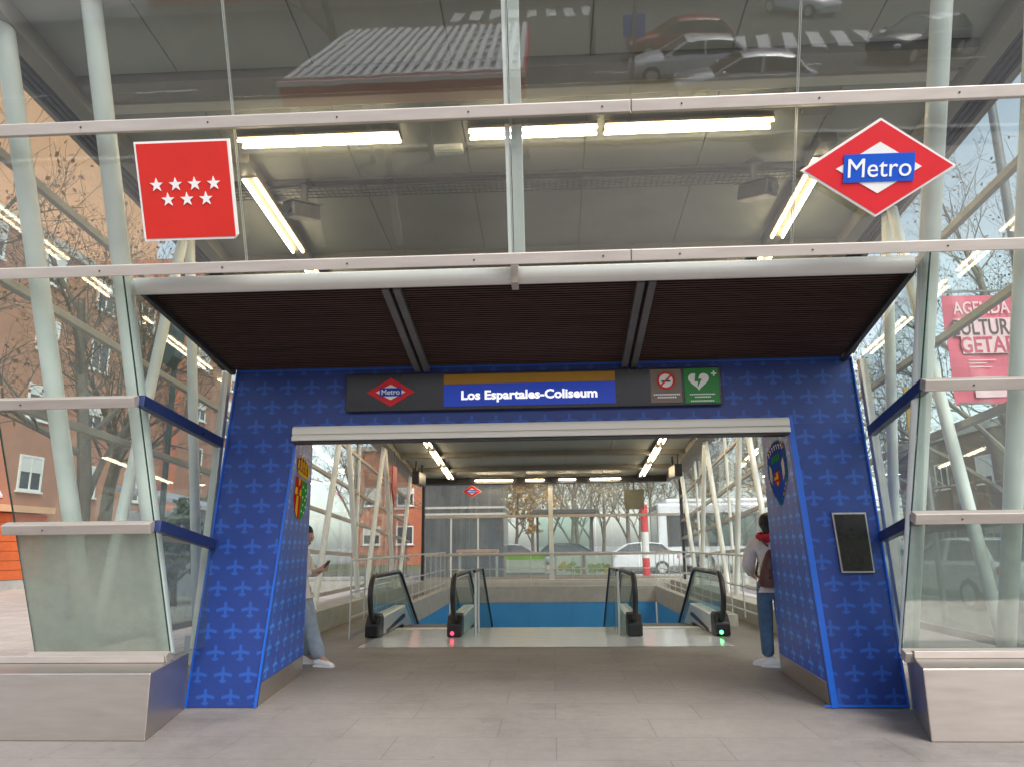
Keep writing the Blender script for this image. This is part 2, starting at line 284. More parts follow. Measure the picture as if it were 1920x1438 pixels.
# ------------------------------------------------------------------ mesh helpers
class MB:
    def __init__(s): s.v = []; s.f = []; s.mi = []; s.uv = []
    def face(s, pts, mi=0, uv=None):
        k = len(s.v); s.v += [tuple(p) for p in pts]; s.f.append(tuple(range(k, k+len(pts)))); s.mi.append(mi); s.uv.append(uv); return s
    def grid(s, vs, fs, mi=0):
        k = len(s.v); s.v += [tuple(p) for p in vs]
        for f in fs: s.f.append(tuple(k+i for i in f)); s.mi.append(mi); s.uv.append(None)
        return s
    def hexa(s, b, t, mi=0):      # b, t: 4 points each
        return s.grid(list(b)+list(t), [(3, 2, 1, 0), (4, 5, 6, 7), (0, 1, 5, 4), (1, 2, 6, 5), (2, 3, 7, 6), (3, 0, 4, 7)], mi)
    def box(s, x0, x1, y0, y1, z0, z1, mi=0):
        return s.hexa([(x0, y0, z0), (x1, y0, z0), (x1, y1, z0), (x0, y1, z0)], [(x0, y0, z1), (x1, y0, z1), (x1, y1, z1), (x0, y1, z1)], mi)
    def bar(s, p, q, w, h, up=(0, 0, 1), mi=0):   # rectangular bar p->q
        p = Vector(p); q = Vector(q); d = (q-p).normalized(); up = Vector(up)
        if d.cross(up).length < 1e-4: up = Vector((0, 1, 0))
        a = d.cross(up).normalized()*(w/2); b = a.cross(d).normalized()*(h/2)
        return s.hexa([p-a-b, p+a-b, p+a+b, p-a+b], [q-a-b, q+a-b, q+a+b, q-a+b], mi)
    def tube(s, pts, r, n=12, cap=True, mi=0):
        pts = [Vector(p) for p in pts]; rs = r if isinstance(r, (list, tuple)) else [r]*len(pts)
        vs = []; fs = []
        d = (pts[1]-pts[0]).normalized(); u = d.orthogonal().normalized()
        for i, p in enumerate(pts):
            if i == 0: t = pts[1]-pts[0]
            elif i == len(pts)-1: t = pts[-1]-pts[-2]
            else: t = (pts[i+1]-pts[i]).normalized()+(pts[i]-pts[i-1]).normalized()
            t.normalize(); u = (u-t*u.dot(t))
            u = u.normalized() if u.length > 1e-6 else t.orthogonal().normalized()
            w = t.cross(u)
            for k in range(n):
                a = 2*math.pi*k/n; vs.append(p+(u*math.cos(a)+w*math.sin(a))*rs[i])
        for i in range(len(pts)-1):
            for k in range(n):
                fs.append((i*n+k, i*n+(k+1) % n, (i+1)*n+(k+1) % n, (i+1)*n+k))
        if cap: fs += [tuple(range(n-1, -1, -1)), tuple((len(pts)-1)*n+k for k in range(n))]
        return s.grid(vs, fs, mi)
    def poly(s, pts, ext, mi=0):   # extrude polygon by vector
        e = Vector(ext); a = [Vector(p) for p in pts]; b = [p+e for p in a]; n = len(a)
        return s.grid(a+b, [tuple(range(n-1, -1, -1)), tuple(range(n, 2*n))]+[(i, (i+1) % n, n+(i+1) % n, n+i) for i in range(n)], mi)
    def ell(s, c, rx, ry, rz, n=12, m=8, mi=0, rotm=None):
        c = Vector(c); vs = []; fs = []
        for j in range(m+1):
            ph = math.pi*j/m
            for k in range(n):
                a = 2*math.pi*k/n; p = Vector((rx*math.sin(ph)*math.cos(a), ry*math.sin(ph)*math.sin(a), rz*math.cos(ph)))
                vs.append(c+(rotm @ p if rotm else p))
        for j in range(m):
            for k in range(n): fs.append((j*n+k, (j+1)*n+k, (j+1)*n+(k+1) % n, j*n+(k+1) % n))
        return s.grid(vs, fs, mi)
    def build(s, name, mats, parent=None, smooth=False, bevel=0, loc=None):
        me = bpy.data.meshes.new(name); me.from_pydata([tuple(v) for v in s.v], [], s.f)
        mats = mats if isinstance(mats, (list, tuple)) else [mats]
        for m in mats: me.materials.append(M[m] if isinstance(m, str) else m)
        me.polygons.foreach_set('material_index', s.mi)
        if any(u is not None for u in s.uv):
            ul = me.uv_layers.new(name='uv')
            for pi, p in enumerate(me.polygons):
                if s.uv[pi]:
                    for li, u in zip(p.loop_indices, s.uv[pi]): ul.data[li].uv = u
        bm = bmesh.new(); bm.from_mesh(me)
        if not any(u is not None for u in s.uv): bmesh.ops.recalc_face_normals(bm, faces=bm.faces)
        bm.to_mesh(me); bm.free()
        if smooth: me.polygons.foreach_set('use_smooth', [True]*len(me.polygons))
        o = bpy.data.objects.new(name, me); col.objects.link(o)
        if smooth:
            try: me.set_sharp_from_angle(angle=R(40))
            except Exception: pass
        if bevel:
            b = o.modifiers.new('bevel', 'BEVEL'); b.width = bevel; b.segments = 2; b.limit_method = 'ANGLE'; b.angle_limit = R(35)
        if parent is not None:
            o.parent = parent
            if parent.type == 'EMPTY' or True:
                o.matrix_parent_inverse = Matrix.Identity(4)
        return o
def tag(o, label=None, cat=None, group=None, kind=None):
    if label: o['label'] = label
    if cat: o['category'] = cat
    if group: o['group'] = group
    if kind: o['kind'] = kind
    return o
def thing(name, label, cat, loc=(0, 0, 0), rz=0, group=None):
    o = bpy.data.objects.new(name, None); col.objects.link(o); o.empty_display_size = .2
    o.location = loc; o.rotation_euler = (0, 0, rz)
    return tag(o, label, cat, group)
def copy_tree(o, parent=None):
    c = o.copy(); col.objects.link(c)
    if parent is not None: c.parent = parent
    for ch in [k for k in o.children]: copy_tree(ch, c)
    return c
def text(name, body, size, mt, origin, ux, uy, parent=None, align='CENTER', bold=.0, depth=.002, sx=1.):
    """flat lettering: origin = baseline anchor, ux = reading direction, uy = up"""
    cu = bpy.data.curves.new(name, 'FONT'); cu.body = body; cu.size = size; cu.align_x = align; cu.extrude = depth; cu.offset = bold; cu.resolution_u = 3
    t = bpy.data.objects.new(name+'_curve', cu); col.objects.link(t)
    bpy.context.view_layer.update()
    me = bpy.data.meshes.new_from_object(t.evaluated_get(bpy.context.evaluated_depsgraph_get()))
    bpy.data.objects.remove(t); bpy.data.curves.remove(cu)
    ux = Vector(ux).normalized(); uy = Vector(uy).normalized(); uz = ux.cross(uy)
    mx = Matrix([[ux.x, uy.x, uz.x, origin[0]], [ux.y, uy.y, uz.y, origin[1]], [ux.z, uy.z, uz.z, origin[2]], [0, 0, 0, 1]])
    me.transform(mx @ Matrix.Diagonal((sx, 1, 1, 1)))
    me.materials.clear(); me.materials.append(M[mt])
    o = bpy.data.objects.new(name, me); col.objects.link(o)
    if parent is not None: o.parent = parent
    return o
def lerp(a, b, t): return tuple(x+(y-x)*t for x, y in zip(a, b))

# ------------------------------------------------------------------ the setting: ground with the stairwell hole, road, street
PX0, PX1, PY0, PY1 = -3.05, 3.0, 13.5, 22.6     # stairwell opening
def ring(name, mt, xs, ys, hole, z):
    b = MB()
    for i in range(len(xs)-1):
        for j in range(len(ys)-1):
            if (i, j) in hole: continue
            b.face([(xs[i], ys[j], z), (xs[i+1], ys[j], z), (xs[i+1], ys[j+1], z), (xs[i], ys[j+1], z)])
    return tag(b.build(name, mt), kind='structure')
ring('ground', 'paving', [-400, PX0, PX1, 400], [-400, PY0, PY1, 400], {(1, 1)}, 0)
b = MB(); b.face([(-60, 24.5, .004), (60, 24.5, .004), (60, 31, .004), (-60, 31, .004)])
b.face([(-60, 8.4, .004), (-5.2, 8.4, .004), (-5.2, 24.5, .004), (-60, 24.5, .004)])
tag(b.build('pavement', 'paving_out'), kind='structure')
b = MB(); b.box(-90, 90, 33, 41, -.3, .006); tag(b.build('street', 'asphalt'), kind='structure')
b = MB(); b.box(-90, 90, -46, -10.5, -.3, .006); b.box(5.5, 11.5, -10.5, -9.0, -.3, .0045); tag(b.build('road', 'asphalt'), kind='structure')
b = MB(); b.box(-90, 90, -10.5, -10.2, -.1, .12); b.box(-90, 90, 32.7, 33, -.1, .12); tag(b.build('kerb', 'kerb', bevel=.02), kind='structure')
b = MB()
for k in range(9): b.face([(7.6+k*1.1, -27, .012), (8.2+k*1.1, -27, .012), (7.4+k*1.1, -23.2, .012), (6.8+k*1.1, -23.2, .012)])
for k in range(8): b.face([(-5.2+k*1.1, -40, .012), (-4.6+k*1.1, -40, .012), (-4.6+k*1.1, -36.5, .012), (-5.2+k*1.1, -36.5, .012)])
for k in range(10): b.face([(-40+k*6, -19.9, .012), (-37.5+k*6, -19.9, .012), (-37.5+k*6, -19.75, .012), (-40+k*6, -19.75, .012)])
tag(b.build('road_marking', 'road_paint'), kind='structure')
b = MB(); b.face([(-30, 41, .004), (90, 41, .004), (90, 60, .004), (-30, 60, .004)]); tag(b.build('verge', 'soil'), kind='structure')

# ------------------------------------------------------------------ the glass and steel pavilion
CXP = -.22
XL, XR = -4.43, 3.99              # outer side walls
OL, OR = -3.24, 2.79              # opening between the two front wings
ZR = [.53, 1.6, 2.56, 3.50, 4.46, 5.32]
LEAN = .42
def fy(z, off=0): return 6.45-LEAN*(z-.5)+off           # plane of the leaning front
def roofz(y): return 5.92-.11*y
YB = 23.0
pav = thing('metro_pavilion', 'glass and white steel metro pavilion with a leaning front and sloping roof', 'building', (CXP, 6.45, 0))
PO = Vector(pav.location)
def pbuild(b, name, mt, **k):
    b.v = [tuple(Vector(p)-PO) for p in b.v]
    return b.build(name, mt, pav, **k)
fn = Vector((0, -1, -LEAN)).normalized()               # outward normal of the leaning front
fu = Vector((0, -LEAN, 1)).normalized()                # up along it
# front rails
for i, z in enumerate(ZR[:5]):
    segs = [(-6.2, -2.2), (-2.196, 1.0), (1.004, 6.0)] if z > 3 else [(XL-.04-.02*i, OL), (OR, XR+.06)]
    if z > 3: segs = [(XL-.25, .62), (.626, XR+.35)]
    for x0, x1 in segs:
        b = MB(); c = Vector((0, fy(z), z))
        b.bar(Vector((x0, c.y, c.z))+fn*.03, Vector((x1, c.y, c.z))+fn*.03, .085, .085, up=fu)
        r = pbuild(b, 'front_rail', 'alu' if z > 3 else 'alu_shade', bevel=.006)
        s = MB(); x = x0+.35
        while x < x1-.1:
            p = Vector((x, c.y, c.z))+fn*.0725
            s.tube([p, p+fn*.004], .007, 8); x += .95
        s.v = [tuple(Vector(p)-PO) for p in s.v]; s.build('rail_bolt', 'darkmetal', r)
# front panes
def pane_front(x0, x1, z0, z1, mt, top=None):
    b = MB(); g = .006
    p = [Vector((x0+g, fy(z0), z0)), Vector((x1-g, fy(z0), z0)), Vector((x1-g, fy(z1), z1)), Vector((x0+g, fy(z1), z1))]
    b.poly(p, fn*-.014); o = pbuild(b, 'glass_pane', mt)
    for q0, q1 in ((p[0], p[3]), (p[1], p[2])):
        e = MB(); e.bar(q0-fn*.007, q1-fn*.007, .003 if z0 > 3 else .006, .0145, up=fn)
        e.v = [tuple(Vector(q)-PO) for q in e.v]; e.build('pane_edge', 'seal' if z0 > 3 else 'glass_edge', o)
XS = [XL+.1, -2.27, -.235, 1.80, XR-.1]
for zi in (3, 4):
    for a, c in zip(XS[:-1], XS[1:]): pane_front(a, c, ZR[zi], ZR[zi+1], 'glass_top')
for zi, mt in ((0, 'glass_low'), (1, 'glass'), (2, 'glass')):
    pane_front(XL, OL, ZR[zi], ZR[zi+1], 'glass_murky' if zi == 0 else mt); pane_front(OR, XR, ZR[zi], ZR[zi+1], mt)
# centre mullion
for z0, z1 in ((3.55, 4.41), (4.51, 5.4)):
    b = MB(); 
    b.bar((-.262, fy(z0, .06), z0), (-.262, fy(z1, .06), z1), .035, .09, up=fn)
    b.bar((-.195, fy(z0, .075), z0), (-.195, fy(z1, .075), z1), .082, .05, up=fn)
    pbuild(b, 'mullion', 'tube', bevel=.006)
# round columns behind the leaning front
def column(p, q, r=.088, name='column'):
    b = MB(); b.tube([p, q], r, 20); return pbuild(b, name, 'tube', smooth=True)
for x0, x1 in ((-3.40, -3.36), (-4.08, -4.06), (2.95, 2.86), (3.74, 3.50)):
    column((x0, fy(.5, .22), .5), (x1-.02*(1 if x0 > 0 else -1), fy(5.6, .22), 5.6), .072)
# A-shaped legs along both side walls
apex = [7.75, 10.95, 14.55, 18.15, 21.75]
for xs in (-4.12, 3.78):
    for a in apex:
        for s in (-1, 1):
            if a+s*1.5 > 23: continue
            foot = a+s*1.5 if a > 8 else a+s*1.05
            column((xs, foot, .3), (xs, a+s*.06, roofz(a)-.12), .056, 'side_leg')
for xs in (XL+.06, XR-.06):
    for y in (9.55, 13.15, 16.75, 20.35):
        column((xs, y, .3), (xs, y, roofz(y)-.1), .032, 'glass_post')
# side rails and side panes
SLOPE = [0, -.035, -.06, -.085, -.1]
def sz(i, y): return ZR[i]+SLOPE[i]*(y-6.0)
for side, x in ((-1, XL), (1, XR)):
    for i in range(5):
        y0 = fy(ZR[i])+.05
        b = MB(); b.bar((x+side*-.05, y0, sz(i, y0)), (x+side*-.05, YB, sz(i, YB)), .06, .07); pbuild(b, 'side_rail', 'rail_grey', bevel=.004)
        b = MB()
        ys = [None, 9.55, 13.15, 16.75, 20.35, YB]
        for k in range(5):
            def top(y): return roofz(y)-.05 if i == 4 else sz(i+1, y)
            if k == 0:
                ya, yc = fy(ZR[i]), fy(ZR[i+1] if i < 4 else 5.2)
                pts = [(x, ya+.02, sz(i, ya)), (x, ys[1]-.006, sz(i, ys[1])), (x, ys[1]-.006, top(ys[1])), (x, yc+.02, top(yc))]
            else:
                a, c = ys[k]+.006, ys[k+1]-.006
                pts = [(x, a, sz(i, a)), (x, c, sz(i, c)), (x, c, top(c)), (x, a, top(a))]
            g = MB(); g.poly(pts, (side*.012, 0, 0)); pbuild(g, 'side_pane', 'glass_low' if i == 0 and k == 0 else 'glass')
# roof
b = MB()
YF = 4.35
b.hexa([(XL-.12, YF, roofz(YF)+.05), (XR+.12, YF, roofz(YF)+.05), (XR+.12, YB+.6, roofz(YB+.6)+.05), (XL-.12, YB+.6, roofz(YB+.6)+.05)],
       [(XL-.12, YF, roofz(YF)+.3), (XR+.12, YF, roofz(YF)+.3), (XR+.12, YB+.6, roofz(YB+.6)+.3), (XL-.12, YB+.6, roofz(YB+.6)+.3)])
pbuild(b, 'roof', 'purlin', bevel=.01)
# ceiling sheets with open joints
b = MB()
ycuts = [4.4, 5.38, 5.86, 6.98, 7.12, 8.6, 10.4, 12.2, 14, 15.8, 17.6, 19.4, 21.2, 22.9]
xcuts = [-3.95, -3.06, -1.9, -.75, .4, 1.55, 2.6, 3.5]
for i in range(len(xcuts)-1):
    for j in range(len(ycuts)-1):
        if j in (1, 3): continue
        x0, x1, y0, y1 = xcuts[i]+.006, xcuts[i+1]-.006, ycuts[j]+.01, ycuts[j+1]-.01
        b.hexa([(x0, y0, roofz(y0)), (x1, y0, roofz(y0)), (x1, y1, roofz(y1)), (x0, y1, roofz(y1))],
               [(x0, y0, roofz(y0)+.03), (x1, y0, roofz(y0)+.03), (x1, y1, roofz(y1)+.03), (x0, y1, roofz(y1)+.03)])
pbuild(b, 'ceiling_sheet', 'ceil')
for y, h, w, mt in ((5.50, .10, .22, 'purlin'), (5.76, .06, .12, 'cream'), (6.98, .05, .06, 'darkmetal'), (8.6, .14, .16, 'purlin'), (10.4, .14, .16, 'purlin'), (12.2, .14, .16, 'purlin'), (14, .14, .16, 'purlin'), (15.8, .14, .16, 'purlin'), (17.6, .14, .16, 'purlin'), (19.4, .14, .16, 'purlin'), (21.2, .14, .16, 'purlin'), (22.8, .2, .2, 'darkmetal')):
    b = MB(); b.bar((-3.95, y, roofz(y)-h/2+.02), (3.5, y, roofz(y)-h/2+.02), w, h, up=(0, .11, 1)); pbuild(b, 'purlin', mt, bevel=.006)
for x in (-4.03, 3.58):
    b = MB(); b.bar((x, 4.45, roofz(4.45)-.05), (x, YB, roofz(YB)-.05), .16, .2); pbuild(b, 'edge_beam', 'purlin', bevel=.008)
for x in (-2.98, 2.70):     # the two long beams that carry the lamp rows
    b = MB(); b.bar((x, 6.5, roofz(6.5)-.05), (x, 22.6, roofz(22.6)-.05), .16, .1); pbuild(b, 'lamp_beam', 'purlin', bevel=.006)
# dark louvre strips along both roof edges
for x in (-4.27, 3.82):
    b = MB()
    for k in range(5):
        xx = x-.12+k*.06
        b.bar((xx, 4.6, roofz(4.6)-.01), (xx, 12, roofz(12)-.01), .035, .05)
    b.box(x-.15, x+.15, 4.6, 12, 0, .001); b.v[-8:] = [(p[0], p[1], roofz(p[1])+(.035 if p[2] == 0 else .045)) for p in b.v[-8:]]
    pbuild(b, 'louvre_strip', 'louvre')
# mesh cable tray under the roof
b = MB()
for k in range(4): b.bar((-3.6, 7.02+k*.07, roofz(7.1)-.06), (3.2, 7.02+k*.07, roofz(7.1)-.06), .008, .008)
for k in range(110): b.bar((-3.6+k*.062, 7.02, roofz(7.1)-.055), (-3.6+k*.062, 7.23, roofz(7.1)-.055), .006, .006)
pbuild(b, 'cable_tray', 'darkmetal')
# soffit over the entrance: white tube, dark louvres, two ribs
b = MB(); b.tube([(OL-.03, 5.43, 3.455), (OR-.03, 5.43, 3.455)], .068, 20); pbuild(b, 'soffit_tube', 'white', smooth=True)
b = MB(); b.box(-.27, -.215, 5.35, 5.52, 3.37, 3.55); pbuild(b, 'tube_clamp', 'alu')
def sof(y): return 3.455-(y-5.5)*.215
b = MB(); x0, x1 = OL+.02, OR-.02
b.hexa([(x0, 5.5, sof(5.5)+.03), (x1, 5.5, sof(5.5)+.03), (x1+.15, 7.0, sof(7)+.03), (x0-.0, 7.0, sof(7)+.03)], [(x0, 5.5, sof(5.5)+.08), (x1, 5.5, sof(5.5)+.08), (x1+.15, 7.0, sof(7)+.08), (x0, 7.0, sof(7)+.08)])
y = 5.52
while y < 6.98:
    b.bar((x0, y, sof(y)), (x1, y, sof(y)), .012, .045, up=(0, .5, 1)); y += .034
sf = pbuild(b, 'soffit', 'soffit')
for x in (-1.23, .78):
    for dx in (-.045, .045):
        b = MB(); b.bar((x+dx, 5.5, sof(5.5)-.045), (x+dx, 6.99, sof(6.99)-.045), .06, .05)
        b.v = [tuple(Vector(p)-PO) for p in b.v]; b.build('soffit_rib', 'rib', sf, bevel=.004)
for x, s in ((OL, 1), (OR, -1)):     # black edge beams of the soffit
    b = MB(); b.bar((x+.02*s, 5.44, 3.43), (x+.10*s+(.02 if s > 0 else .12), 7.0, sof(7)-.01), .05, .08); pbuild(b, 'soffit_edge', 'darkmetal', bevel=.006)
# recess sides: glass with navy rails between the front corner and the portal
for x, s, xb in ((OL, 1, -3.2), (OR, -1, 2.99)):
    for i in range(0, 3):
        y0 = fy(ZR[i]); y1 = fy(ZR[i+1]); zb0 = ZR[i]-.0 if i == 0 else ZR[i]-.15; zb1 = (ZR[i+1]-.15) if i < 2 else sof(7)
        def xx(y): return x+(xb-x)*(y-5.2)/1.8
        g = MB(); g.poly([(xx(y0), y0+.02, ZR[i]), (xx(6.98), 6.98, zb0), (xx(6.98), 6.98, zb1), (xx(y1), y1+.02, ZR[i+1])], (-s*.012, 0, 0)); pbuild(g, 'recess_pane', 'glass')
        if i:
            b = MB(); b.bar((xx(y0), y0, ZR[i]), (xx(6.98), 6.98, zb0), .07, .09); pbuild(b, 'recess_rail', 'alu_dark', bevel=.004)
    # slim white corner post beside the portal
    b = MB(); b.bar((xb-.02*s-.14*s, 7.12, .5), (xb+.06*s-.1*s, 7.12, sof(7)), .07, .07); pbuild(b, 'corner_post', 'cream', bevel=.004)
# back wall of the pavilion
bw = YB
for x in (-3.95, -.02, 3.95):
    b = MB(); b.bar((x, bw, .3), (x, bw, roofz(bw)-.1), .14 if x == -.02 else .08, .12); pbuild(b, 'back_post', 'tube' if x == -.02 else 'darkmetal', bevel=.006)
for z, mt in ((.42, 'alu'), (1.12, 'alu'), (2.26, 'alu')):
    for x0, x1 in ((-3.9, -.1), (.06, 3.9)):
        b = MB(); b.bar((x0, bw, z), (x1, bw, z), .07, .08); pbuild(b, 'back_rail', mt, bevel=.004)
for x0, x1 in ((-3.9, -2.65), (-2.63, -1.35), (-1.33, -.1), (.06, 1.32), (1.34, 2.6), (2.62, 3.9)):
    for z0, z1 in ((.46, 1.08), (1.16, 2.22), (2.30, 3.38)):
        g = MB(); g.box(x0, x1, bw-.006, bw+.006, z0, z1); pbuild(g, 'back_pane', 'glass_back')
b = MB(); b.box(-4.3, 3.86, bw-.12, bw+.12, 0, .38); pbuild(b, 'back_plinth', 'pale_concrete', bevel=.01)
# long low plinths under the side walls
for x0, x1 in ((XL-.15, XL+.5), (XR-.5, XR+.15)):
    b = MB(); b.box(x0, x1, 9.4, YB-.13, 0, .36); pbuild(b, 'side_plinth', 'concrete', bevel=.01)

# ------------------------------------------------------------------ steel plinths at the foot of the glass wings
def plinth(x0, x1, y0, yb0, h, label, inner):
    t = thing('steel_plinth', label, 'plinth', ((x0+x1)/2, y0+.3, 0), 0, 'steel plinths under the front glass')
    o = Vector(t.location)
    b = MB(); xi, xo = (x1, x0) if inner > 0 else (x0, x1); xb = -3.34 if inner > 0 else 3.06
    c = [(xo, y0), (xi, y0), (xb, 6.97), (xo, 6.97)] if inner > 0 else [(xi, y0), (xo, y0), (xo, 6.97), (xb, 6.97)]
    b.hexa([(x, y, 0) for x, y in c], [(x, y, h) for x, y in c]); b.v = [tuple(Vector(p)-o) for p in b.v]; b.build('plinth_body', 'steel', t, bevel=.008)
    b = MB(); b.box(x0 if inner > 0 else x0+.16, x1-.16 if inner > 0 else x1, 6.34, 6.52, h+.002, h+.06)
    b.v = [tuple(Vector(p)-o) for p in b.v]; b.build('base_rail', 'alu_shade', t, bevel=.004)
plinth(-4.95, -3.09, 5.85, 7.3, .485, 'steel plinth left of the blue portal under the murky glass pane', 1)
plinth(2.69, 4.9, 5.88, 7.3, .50, 'pale steel plinth right of the blue portal below the black screen', -1)

# ------------------------------------------------------------------ the blue portal
PY = 7.0
por = thing('entrance_portal', 'blue entrance portal printed all over with small aeroplanes', 'portal', (-.13, PY, 0))
po = Vector(por.location)
def q(b): b.v = [tuple(Vector(p)-po) for p in b.v]; return b
def outl(z): return -3.35+.085*z
def outr(z): return 3.05-.052*z
def inl(z): return -2.70+.097*z
def inr(z): return 2.40-.067*z
ZT, ZL = 3.12, 2.50
def uvf(pts): return [(p[0], p[2]) for p in pts]
def front(name, pts, mt='blue', thick=.05):
    b = MB(); b.face(pts, 0, uvf(pts)); k = len(pts)
    back = [(p[0], p[1]+thick, p[2]) for p in pts]
    b.face(back[::-1], 0, uvf(back[::-1]))
    for i in range(k):
        j = (i+1) % k; f = [pts[j], pts[i], back[i], back[j]]; b.face(f, 0, [(.01, .01)]*4)
    return q(b).build(name, mt, por)
front('front_panel', [(outl(0), PY, .004), (inl(0), PY, .004), (inl(ZL), PY, ZL), (outl(ZL), PY, ZL)])
front('front_panel', [(inr(0), PY, .004), (outr(0), PY, .004), (outr(ZL), PY, ZL), (inr(ZL), PY, ZL)])
front('front_panel', [(outl(ZL), PY, ZL+.001), (outr(ZL), PY, ZL+.001), (outr(ZT), PY, ZT), (outl(ZT), PY, ZT)])
# inner side faces
JY = 8.86
def jamb_l(u, z): return (inl(z)+(-2.885-inl(z))*u-.012, PY+.05+(JY-PY-.05)*u, z)
def jamb_r(u, z): return (inr(z)+(2.50-inr(z))*u+.012, PY+.05+(JY-PY-.05)*u, z)
for fn_, s, zt in ((jamb_l, -1, 2.98), (jamb_r, 1, 2.98)):
    b = MB(); n_ = 8; zb = .2
    for i in range(n_):
        for j in range(n_):
            u0, u1 = i/n_, (i+1)/n_; z0, z1 = zb+(zt-zb)*j/n_, zb+(zt-zb)*(j+1)/n_
            pts = [fn_(u0, z0), fn_(u1, z0), fn_(u1, z1), fn_(u0, z1)]
            b.face(pts, 0, [(u0*1.81, z0), (u1*1.81, z0), (u1*1.81, z1), (u0*1.81, z1)])
    p = [fn_(1, zb), (fn_(1, zb)[0]+s*.42, JY, zb), (fn_(1, zt)[0]+s*.42, JY, zt), fn_(1, zt)]
    b.face(p, 0, [(.01, .01)]*4)
    q(b).build('side_panel', 'blue_side_bright', por)
    b = MB()
    b.hexa([fn_(0, .003), fn_(1, .003), (fn_(1, 0)[0]+s*.4, JY-.005, .003), (fn_(0, 0)[0]+s*.5, PY+.06, .003)], [fn_(0, .195), fn_(1, .195), (fn_(1, 0)[0]+s*.4, JY-.005, .195), (fn_(0, 0)[0]+s*.5, PY+.06, .195)])
    q(b).build('kick_plate', 'steel', por)
# bright blue edge trims, the steel strip on the right edge
def trim(p, r_, w, mt, nm='edge_trim'):
    b = MB(); b.bar(p, r_, w, .03, up=(0, -1, 0)); return q(b).build(nm, mt, por, bevel=.003)
trim((inl(0)-.004, PY-.006, .004), (inl(ZL)-.004, PY-.006, ZL-.14), .02, 'blue_edge')
trim((inr(0)+.02, PY-.006, .004), (inr(ZL)+.02, PY-.006, ZL+.06), .055, 'blue_edge')
trim((outl(0)+.006, PY-.006, .004), (outl(ZT)+.006, PY-.006, ZT), .014, 'blue_edge')
trim((outr(0)-.006, PY-.006, .004), (outr(ZT)-.006, PY-.006, ZT), .014, 'blue_edge')
trim((outl(ZT), PY-.005, ZT+.002), (outr(ZT), PY-.005, ZT+.002), .018, 'blue_edge')
b = MB(); b.box(outr(0)-.72, outr(0)-.02, PY-.012, PY-.001, .01, .03); q(b).build('edge_trim', 'blue_edge', por)
# cream shutter box across the head of the opening
b = MB()
b.box(-2.475, 2.235, PY-.06, PY-.002, 2.425, 2.55); b.box(-2.475, 2.235, PY-.075, PY-.06, 2.47, 2.535); b.box(-2.475, 2.235, PY-.085, PY-.06, 2.41, 2.455)
sh = q(b).build('shutter_box', 'cream', por, bevel=.006)
b = MB(); b.box(-2.475, 2.235, PY-.055, PY+.12, 2.395, 2.408); b.box(-2.95, 2.65, PY+.06, JY, 2.985, 3.0); b.box(-2.46, 2.24, PY+.055, PY+.06, 2.411, 2.98)
q(b).build('portal_soffit', 'darkmetal', por)
# black dot screen panel is a thing of its own, see below
# crests on the side faces
def jpt(fn_, s, u, z, off=.004):
    p = fn_(u, z); return (p[0]-s*off, p[1]-.0, p[2])
def crest_left():
    b = MB()
    def P(u, z, o=.004): return jpt(jamb_l, -1, u, z, o)
    def poly(pts, mi, o=.004): b.face([P(u, z, o) for u, z in pts], mi)
    # shield halves
    ul, uc, ur = .22, .50, .78; z0, z1 = 2.13, 1.74
    poly([(ul, z0), (uc, z0), (uc, 1.70), (.40, 1.72), (.28, 1.80), (ul, 1.90)], 1, .004)
    poly([(uc, z0), (ur, z0), (ur, 1.90), (.72, 1.80), (.60, 1.72), (uc, 1.70)], 2, .004)
    # yellow bars and quarters
    poly([(.32, 2.125), (.42, 2.125), (.39, 2.05), (.35, 2.05)], 0, .007)
    poly([(ul+.005, 2.02), (.32, 2.02), (.32, 1.95), (ul+.005, 1.95)], 0, .007); poly([(.42, 2.02), (uc-.01, 2.02), (uc-.01, 1.95), (.42, 1.95)], 0, .007)
    poly([(.31, 1.94), (.38, 1.94), (.41, 1.715), (.35, 1.75), (.31, 1.79)], 0, .007)
    poly([(.35, 1.98), (.39, 1.98), (.39, 1.96), (.35, 1.96)], 4, .009)
    for k, (u, z) in enumerate([(.56, 2.06), (.68, 2.04), (.74, 1.98), (.57, 1.95), (.69, 1.93), (.6, 1.87), (.73, 1.86), (.56, 1.80), (.67, 1.79)]):
        poly([(u-.02, z+.012), (u+.02, z+.015), (u+.02, z-.012), (u-.02, z-.015)], 3, .007)
    # crown: band, five points with red between, pearls
    poly([(.26, 2.16), (.74, 2.16), (.76, 2.20), (.24, 2.20)], 0, .005)
    poly([(.24, 2.203), (.76, 2.203), (.82, 2.30), (.62, 2.34), (.38, 2.34), (.18, 2.30)], 1, .005)
    for k in range(5):
        u = .24+k*.13; poly([(u-.045, 2.21), (u+.045, 2.21), (u+.06, 2.30), (u, 2.345), (u-.06, 2.30)] if 0 < k < 4 else [(u-.03, 2.21), (u+.04, 2.21), (u+.04, 2.29), (u-.04, 2.31)], 0, .008)
        poly([(u-.02, 2.345), (u+.02, 2.345), (u+.02, 2.365), (u-.02, 2.365)], 3, .008)
    for u, z in ((.30, 2.25), (.5, 2.25), (.66, 2.26)): poly([(u-.02, z-.012), (u+.02, z-.012), (u+.02, z+.012), (u-.02, z+.012)], 1, .010)
    q(b).build('crest', ['shield_yellow', 'shield_red', 'shield_green', 'white', 'black'], por)
crest_left()
